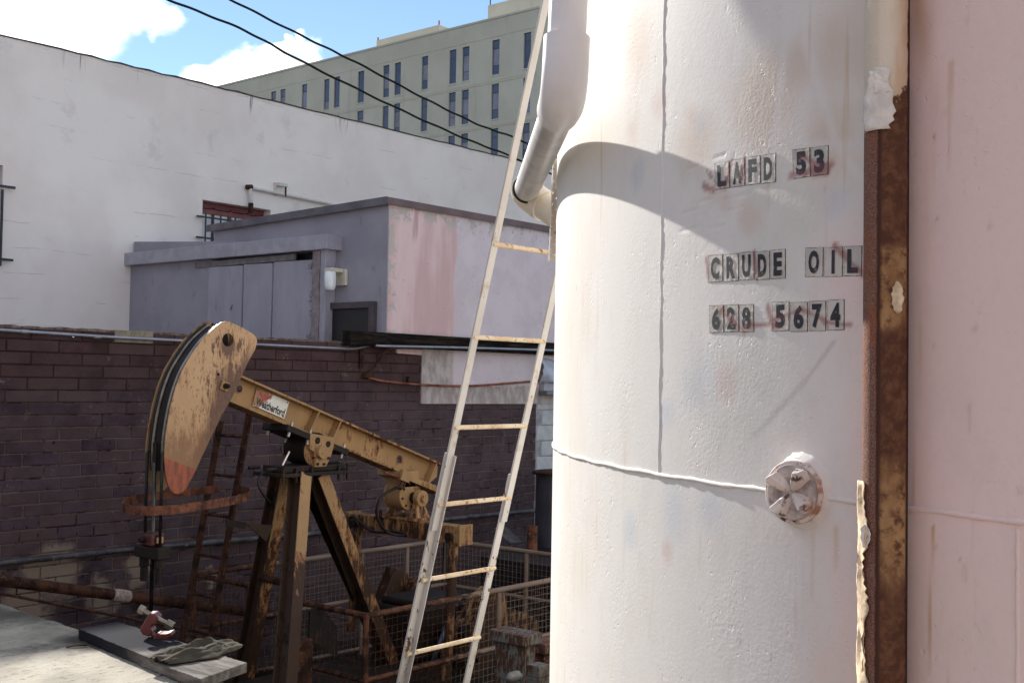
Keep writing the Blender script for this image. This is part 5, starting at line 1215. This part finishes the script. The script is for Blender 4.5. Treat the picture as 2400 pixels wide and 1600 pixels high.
wa = onY(905, 1395, YJ + .45); crank(YJ + .40, atan2(wa.z - .6, wa.x - gx)); weight(Vector((wa.x - .02, YJ + .34, wa.z - .03)), radians(62), .12, .28, .12, 'counterweight'); weight(Vector((wa.x + .12, YJ + .18, wa.z - .07)), radians(62), .11, .24, .10, 'counterweight')
wb = onY(1130, 1480, YJ - .55); crank(YJ - .45, atan2(wb.z - .55, wb.x - gx)); weight(Vector((wb.x, YJ - .60, wb.z)), radians(66), .17, .36, .14, 'counterweight'); build(MB().tube([(wb.x - .1, YJ - .60, wb.z - .12), (wb.x - .1, YJ - .64, wb.z - .12)], [.10, .085], 24), 'crank_hub', M_tanr, PJ, smooth=True, auto=40)
build(MB().tube([onY(1060, 1430, YJ - .5), onY(1010, 1560, YJ - .5)], .02, 10), 'brake_rod', plain('blue_steel', (.07, .09, .13), .35, .5), PJ, smooth=True)
gp = [onY(x, y, YJ - .30) for x, y in ((1100, 1405), (1140, 1402), (1255, 1446), (1262, 1462), (1258, 1552), (1040, 1556), (1030, 1520))]
build(plate_holes(gp, [circ(onY(1100, 1490, YJ - .30), .11, 22)], (0, .02, 0)), 'belt_guard', M_tan, PJ, bevel=.003)
m = MB(); q0 = onY(720, 1420, YJ - .35); m.prism([onY(x, y, YJ - .45) for x, y in ((728, 1432), (752, 1415), (790, 1470), (792, 1540), (724, 1498))], (0, .02, 0)); build(m, 'end_guard', M_oil, PJ)
m = MB(); m.obox(onY(690, 1570, YJ - .5), (1, 0, 0), (0, 1, 0), (0, 0, 1), .10, .08, .22); build(m, 'brake_box', M_drust, PJ, bevel=.01)

# ---- rusty access ladder and guard hoop beside the horsehead
XLd = onY(510, 1200, YJ + .45).x
def onld(px, py): return onX(px, py, XLd)
r1a, r1b = onld(517, 985), onld(420, 1540); r2a, r2b = onld(586, 958), onld(486, 1540)
PL = thing('access_ladder', (XLd, (r1b.y + r2b.y) / 2, 0), 'dark rusty narrow ladder standing behind the horsehead', 'ladder')
def ext(a, b): d = (b - a); return a + d * ((a.z - .02) / -d.z)
for a, b in ((r1a, r1b), (r2a, r2b)):
    e = ext(a, b); T = (e - a).normalized(); m = MB(); m.obox((a + e) / 2, T, (1, 0, 0), T.cross(Vector((1, 0, 0))), (e - a).length / 2, .010, .030); build(m, 'rail', M_drust, PL, bevel=.003)
def lerpz(a, b, z): return a + (b - a) * ((z - a.z) / (b.z - a.z))
for py in (1020, 1112, 1205, 1300, 1392, 1487, 1575):
    z = onld(530 - (py - 1000) * .17, py).z; p = lerpz(r1a, r1b, z); q_ = lerpz(r2a, r2b, z); m = MB(); m.tube([p, q_], .013, 10); build(m, 'rung', M_drust, PL, smooth=True, auto=40)
zh = EYE - .86; hp = [onZ(x, y, zh) for x, y in ((515, 1145), (450, 1152), (370, 1161), (310, 1172), (288, 1182), (292, 1191), (330, 1196), (400, 1194), (480, 1183), (545, 1172), (578, 1163), (583, 1153), (560, 1146))]
hs_ = smoothpath(hp, 6); nr = []
cn = sum(hs_, Vector()) / len(hs_)
tag(build(MB().strip(hs_, Vector((0, 0, .030)), .006, [(p - cn) for p in hs_]), 'guard_hoop', M_rust), 'rusty flat iron hoop looped round the hanging pump rod', 'hoop')

# ================================================================== MESH RAILINGS ROUND THE CRANK
def f_rail(t):
    P = t.pos(); x = t.sep(P)[0]; n = t.noise(16, 6, .68); k = t.noise(2.2, 4)
    tanp = t.mix(t.ss(k, .35, .65), (.20, .14, .105), (.27, .20, .155)); rus = t.mix(t.ss(n, .4, .6), (.035, .019, .014), (.13, .058, .034))
    m = t.ss(t.math('ADD', x, t.math('MULTIPLY', t.math('SUBTRACT', n, .5), 1.6)), 7.0, 6.5); c = t.mix(m, tanp, rus); c = t.mix(t.ss(n, .64, .70), c, (.09, .042, .027))
    return {'Base Color': c, 'Roughness': .6, 'Normal': t.bump(n, .4, .003)}
M_rail = material('railing_paint', f_rail)
ZTR = EYE - 1.65
def panel(name, a, b, label, zt=ZTR, posts=(0, 1), mid=.55, lo=.08, mesh=True):
    a, b = Vector((a[0], a[1], 0)), Vector((b[0], b[1], 0)); d = (b - a).normalized(); L = (b - a).length
    R = thing(name, (a + b) / 2, label, 'railing', 'mesh railings round the crank')
    m_ = zt * mid
    for z, r in ((zt, .022), (m_, .018), (lo, .018)): build(MB().tube([a + Vector((0, 0, z)) - d * .02, b + Vector((0, 0, z)) + d * .02], r, 12), 'rail', M_rail, R, smooth=True, auto=50)
    for s in posts: p = a + d * L * s; build(MB().tube([p + Vector((0, 0, .0)), p + Vector((0, 0, zt - .018))], .021, 12), 'post', M_rail, R, smooth=True, auto=50)
    w = MB(); n_ = Vector((0, 0, 1)).cross(d); n = int(L / .052)
    for i in range(1, n): p = a + d * (L * i / n) + n_ * .012; w.tube([p + Vector((0, 0, lo)), p + Vector((0, 0, zt))], .0018, 4, cap=False)
    k = int((zt - lo) / .052)
    for i in range(1, k): z = lo + (zt - lo) * i / k; w.tube([a + Vector((0, 0, z)) + n_ * .014, b + Vector((0, 0, z)) + n_ * .014], .0018, 4, cap=False)
    o = build(w, 'wire_mesh', M_rail, R); o['kind'] = 'stuff'; return R
e = lambda px, py: onZ(px, py, ZTR)
c1 = e(466, 1343); c2 = e(1062, 1264); c3 = e(1320, 1308); c4_ = e(852, 1445); c5 = e(1320, 1352); c6 = e(700, 1406); c7 = e(570, 1373)
YR1 = (c1.y + c2.y) / 2; XRR = (c2.x + c3.x) / 2; YR0 = (c4_.y + c5.y) / 2; XR0 = (c4_.x + c6.x) / 2; XR0b = (c1.x + c7.x) / 2
panel('mesh_railing', (XR0b, YR1), (XRR, YR1), 'long mesh railing in front of the block wall behind the pump jack', posts=(0, .33, .62, .82, 1))
panel('mesh_railing', (XRR, YR1), (XRR, YR0 + .1), 'mesh railing at the far right side, beside the black cabinet', posts=(0, .5, 1))
panel('mesh_railing', (XR0, YR0), (XRR - .06, YR0), 'near mesh railing crossing behind the tank ladder', posts=(0, .45, .78, 1))
panel('mesh_railing', (XR0, YR0 + .0), (XR0, c6.y), 'short rusty mesh railing in front of the pump post', posts=(1,))
panel('mesh_railing', (XR0b, YR1 - .03), (XR0b, c7.y), 'short mesh railing behind the access ladder', posts=(1,))

# ================================================================== METER BOXES
def f_meter(t):
    n = t.noise(40, 6, .7, stretch=(1, 1, .3)); k = t.noise(4, 4); c = t.mix(t.ss(k, .35, .65), (.13, .13, .12), (.19, .19, .18)); c = t.mix(t.ss(t.math('ADD', n, t.math('MULTIPLY', t.math('SUBTRACT', k, .5), .5)), .42, .56), c, (.085, .045, .03)); c = t.mix(t.ss(n, .58, .70), c, (.04, .022, .017))
    return {'Base Color': c, 'Roughness': .6, 'Normal': t.bump(n, .4, .004)}
M_meter = material('rusting_grey_paint', f_meter); M_meterd = material('rusting_box_brown', f_rust((.20, .10, .075), (.085, .042, .034), (.26, .19, .165)))
def boxthing(name, px, py, w, pxl, pxr, label, mat, lid=.03, ztop=None, knob=None):
    c = atw(px, py, w); y1 = onX(pxl, py, c.x).y; x1 = onY(pxr, py, c.y).x
    R = thing(name, ((c.x + x1) / 2, (c.y + y1) / 2, 0), label, 'box', None)
    m = MB(); m.box(c.x, x1, c.y, y1, .01, c.z - .07); B = build(m, 'case', mat, R, bevel=.006)
    m = MB(); m.box(c.x - lid, x1 + lid, c.y - lid, y1 + lid, c.z - .072, c.z); build(m, 'lid', mat, R, bevel=.008)
    m = MB(); m.box(c.x - .012, c.x - .002, c.y + .03, y1 - .03, .1, c.z - .12); build(m, 'cover', mat, R, bevel=.003)
    m = MB(); m.box(c.x + .02, x1 - .02, c.y - .010, c.y - .002, .15, c.z - .14); build(m, 'side_cover', mat, R, bevel=.003); return R
boxthing('meter_box', 1230, 1487, 7.6, 1160, 1256, 'tall rust-streaked grey box with flat lid below the ladder foot', M_meter)
boxthing('junction_box', 1276, 1505, 7.9, 1252, 1320, 'brown rusty box with tin lid next to the tank edge', M_meterd, .04)
boxthing('small_box', 1264, 1562, 6.9, 1233, 1290, 'small pale grey box with shallow cap at the tank foot', M_meter, .0)
p = atw(1205, 1600, 7.3); VV = thing('valve', (p.x, p.y, 0.01), 'small pale valve on a stub pipe in front of the grey boxes', 'valve')
build(MB().tube([(p.x, p.y, .01), (p.x, p.y, p.z + .02)], .022, 10), 'stub', M_meter, VV, smooth=True, auto=40)
build(MB().tube([p + Vector((-.06, 0, .03)), p + Vector((-.03, 0, .04)), p + Vector((.03, 0, .04)), p + Vector((.06, 0, .03))], [.02, .035, .035, .02], 12), 'valve_body', plain('valve_pale', (.20, .19, .17), .5, .3, .2, 25), VV, smooth=True)

# ================================================================== CONCRETE PLATFORM AND WHAT LIES ON IT
M_conc = material('rough_concrete', f_slab)
poly = [onZ(x, y, ZS) for x, y in ((-260, 1330), (230, 1490), (545, 1606), (900, 1900), (-900, 2300))]
rg = random.Random(31); jag = []
for i in range(len(poly)):
    a, b = poly[i], poly[(i + 1) % len(poly)]
    N = 40 if i < 3 else 4
    for k in range(N): jag.append(a.lerp(b, k / N) + Vector((rg.uniform(-.008, .008), rg.uniform(-.008, .008), 0)) * (1 if i < 3 else 0))
m = MB(); m.prism(jag, (0, 0, -ZS)); tag(build(m, 'concrete_platform', M_conc), None, None, kind='structure')
def f_wood(t):
    n = t.noise(3, 6, .65, stretch=(9, 1.5, 9)); k = t.noise(2.2, 4); c = t.mix(t.ss(n, .35, .65), (.09, .08, .075), (.21, .19, .17))
    o1 = onZ(230, 1475, ZS); d = t.vmath('DISTANCE', t.pos(), onZ(290, 1480, ZS)); wet = t.ss(t.math('ADD', d, t.math('MULTIPLY', t.math('SUBTRACT', k, .5), .5)),   .62, .46); c = t.mix(wet, c, (.022, .022, .026))
    return {'Base Color': c, 'Roughness': .8, 'Specular IOR Level': .015, 'Normal': t.bump(n, .5, .006)}
M_wood = material('weathered_board', f_wood)
ZPL = ZS + .045
a, b, c, d = (onZ(x, y, ZPL) for x, y in ((184, 1472), (275, 1455), (580, 1552), (470, 1590)))
def quadboard(pts, th, name, label):
    m = MB(); n = 24; L = [];  rg = random.Random(len(name) * 7)
    a, b, c, d = pts; loop = [a.lerp(d, k / n) for k in range(n)] + [d.lerp(c, k / 6) for k in range(6)] + [c.lerp(b, k / n) for k in range(n)] + [b.lerp(a, k / 6) for k in range(6)]
    loop = [p + Vector((rg.uniform(-.003, .003), rg.uniform(-.003, .003), 0)) for p in loop]; m.prism(loop, (0, 0, -th)); return tag(build(m, name, M_wood, None, bevel=.002), label, 'board')
mid0 = a.lerp(d, .66); mid1 = b.lerp(c, .66)
quadboard((a, b, mid1, mid0), .042, 'wooden_board', 'dark oil-soaked board lying along the edge of the concrete')
quadboard((mid0.lerp(mid1, -.02) + Vector((.004, .004, -.006)), mid1 + Vector((.004, .004, -.006)), c, d), .036, 'wooden_board', 'pale grey board end sticking out past the concrete edge')
# red rod clamp left on the board
cl = onZ(352, 1492, ZPL); CLP = thing('rod_clamp', cl, 'small red two-bolt rod clamp lying on the dark board', 'clamp')
M_cred = plain('clamp_red', (.10, .018, .02), .38, .1, .35, 30, .3, 60); M_zinc = plain('zinc_bolt', (.26, .23, .18), .35, .7, .25, 40)
ax = (r0 * .88 + Vector((0, 0, -.45))).normalized(); ay = Vector((cos(HEAD), sin(HEAD), 0)); az = ax.cross(ay).normalized(); az = az if az.z > 0 else -az
def cpt(x, y, z): return cl + ax * x + ay * y + az * z + Vector((0, 0, .004))
def jaw(x0, pts, nm):
    m = MB(); m.prism([cpt(x0 + a_, -.03, z_) for a_, z_ in pts], ay * .06); return build(m, nm, M_cred, CLP, bevel=.004)
jaw(-.045, [(0, .012), (.02, .0), (.048, .006), (.05, .03), (.036, .040), (.036, .052), (.050, .062), (.044, .088), (.022, .096), (.002, .085)], 'jaw')
jaw(.018, [(0, -.002), (.022, -.008), (.046, .02), (.062, .052), (.052, .062), (.036, .046), (.018, .036), (.004, .030)], 'jaw')
for z_, x0, x1 in ((.082, -.075, .066),):
    for y_ in (-.018,):
        B_ = build(MB().tube([cpt(x0, y_, z_), cpt(x1, y_, z_)], .0095, 10), 'bolt', M_zinc, CLP, smooth=True, auto=40)
        build(MB().tube([cpt(x0 - .014, y_, z_), cpt(x0 + .010, y_, z_)], .018, 6), 'bolt_head', M_zinc, B_); build(MB().tube([cpt(x1 - .03, y_, z_), cpt(x1, y_, z_)], .019, 6), 'nut', M_zinc, B_)
build(MB().tube([cpt(-.01, -.018, .022), cpt(.05, -.018, .008)], .010, 8), 'bolt', M_cred, CLP, smooth=True, auto=40)
# oily rag
a, b = onZ(372, 1552, ZPL), onZ(552, 1510, ZPL); u = (b - a); L = u.length; u.normalize(); v_ = Vector((-u.y, u.x, 0)); m = MB(); nu, nv = 80, 30
gp_ = np.array([[i / nu, j / nv - .5, 0] for j in range(nv + 1) for i in range(nu + 1)])
ra = vnoise(gp_ * np.array((.55, 1.6, 1)), 5, 2, .45, 1); rb_ = vnoise(gp_ + 3.1, 9, 3, .6, 4); rc = vnoise(gp_ * np.array((1, .2, 1)) + 7, 7, 2, .5, 6)
for k in range(len(gp_)):
    s_, q_ = gp_[k][0], gp_[k][1]
    wdt = (.030 + .075 * sin(pi * min(1, .12 + s_ * .84)) ** .8) * (1 + .35 * (rc[k] - .5)); env = max(0., sin(pi * min(1, .08 + s_ * .88))) ** .6 * max(0., 1 - (2 * q_) ** 4)
    h = .004 + env * (.010 + .055 * abs(ra[k] - .5) * 2 + .007 * abs(rb_[k] - .5) * 2 + .02 * math.exp(-((s_ - .74) / .06) ** 2 - ((q_ - .15) / .22) ** 2))
    m.v.append(a + u * (L * (s_ + .03 * (rb_[k] - .5))) + v_ * (q_ * wdt * 2 + .02 * (ra[k] - .5)) + Vector((0, 0, h)))
for j in range(nv):
    for i in range(nu): k = j * (nu + 1) + i; m.f.append((k, k + 1, k + nu + 2, k + nu + 1))
o = build(m, 'rag', plain('oily_cloth', (.075, .066, .050), .95, 0, .25, 9, .3, 160, .004), None, smooth=True); o.modifiers.new('s', 'SOLIDIFY').thickness = .003; tag(o, 'crumpled oily rag lying across the boards', 'rag')
for (x0, y0, x1, y1) in ((155, 1516, 205, 1511), (432, 1600, 452, 1596)):
    p, q_ = onZ(x0, y0, ZS + .004), onZ(x1, y1, ZS + .006); tag(build(MB().tube([p, p.lerp(q_, .5) + Vector((0, 0, .004)), q_], .0035, 6), 'twig', M_drust), 'thin dark twig on the shaded concrete near the board' if x0 < 200 else 'short twig on the sunlit concrete at the bottom edge', 'twig')
for o in list(bpy.data.objects):
    if o.type == 'MESH' and not o.data.materials: o.data.materials.append(M_black)
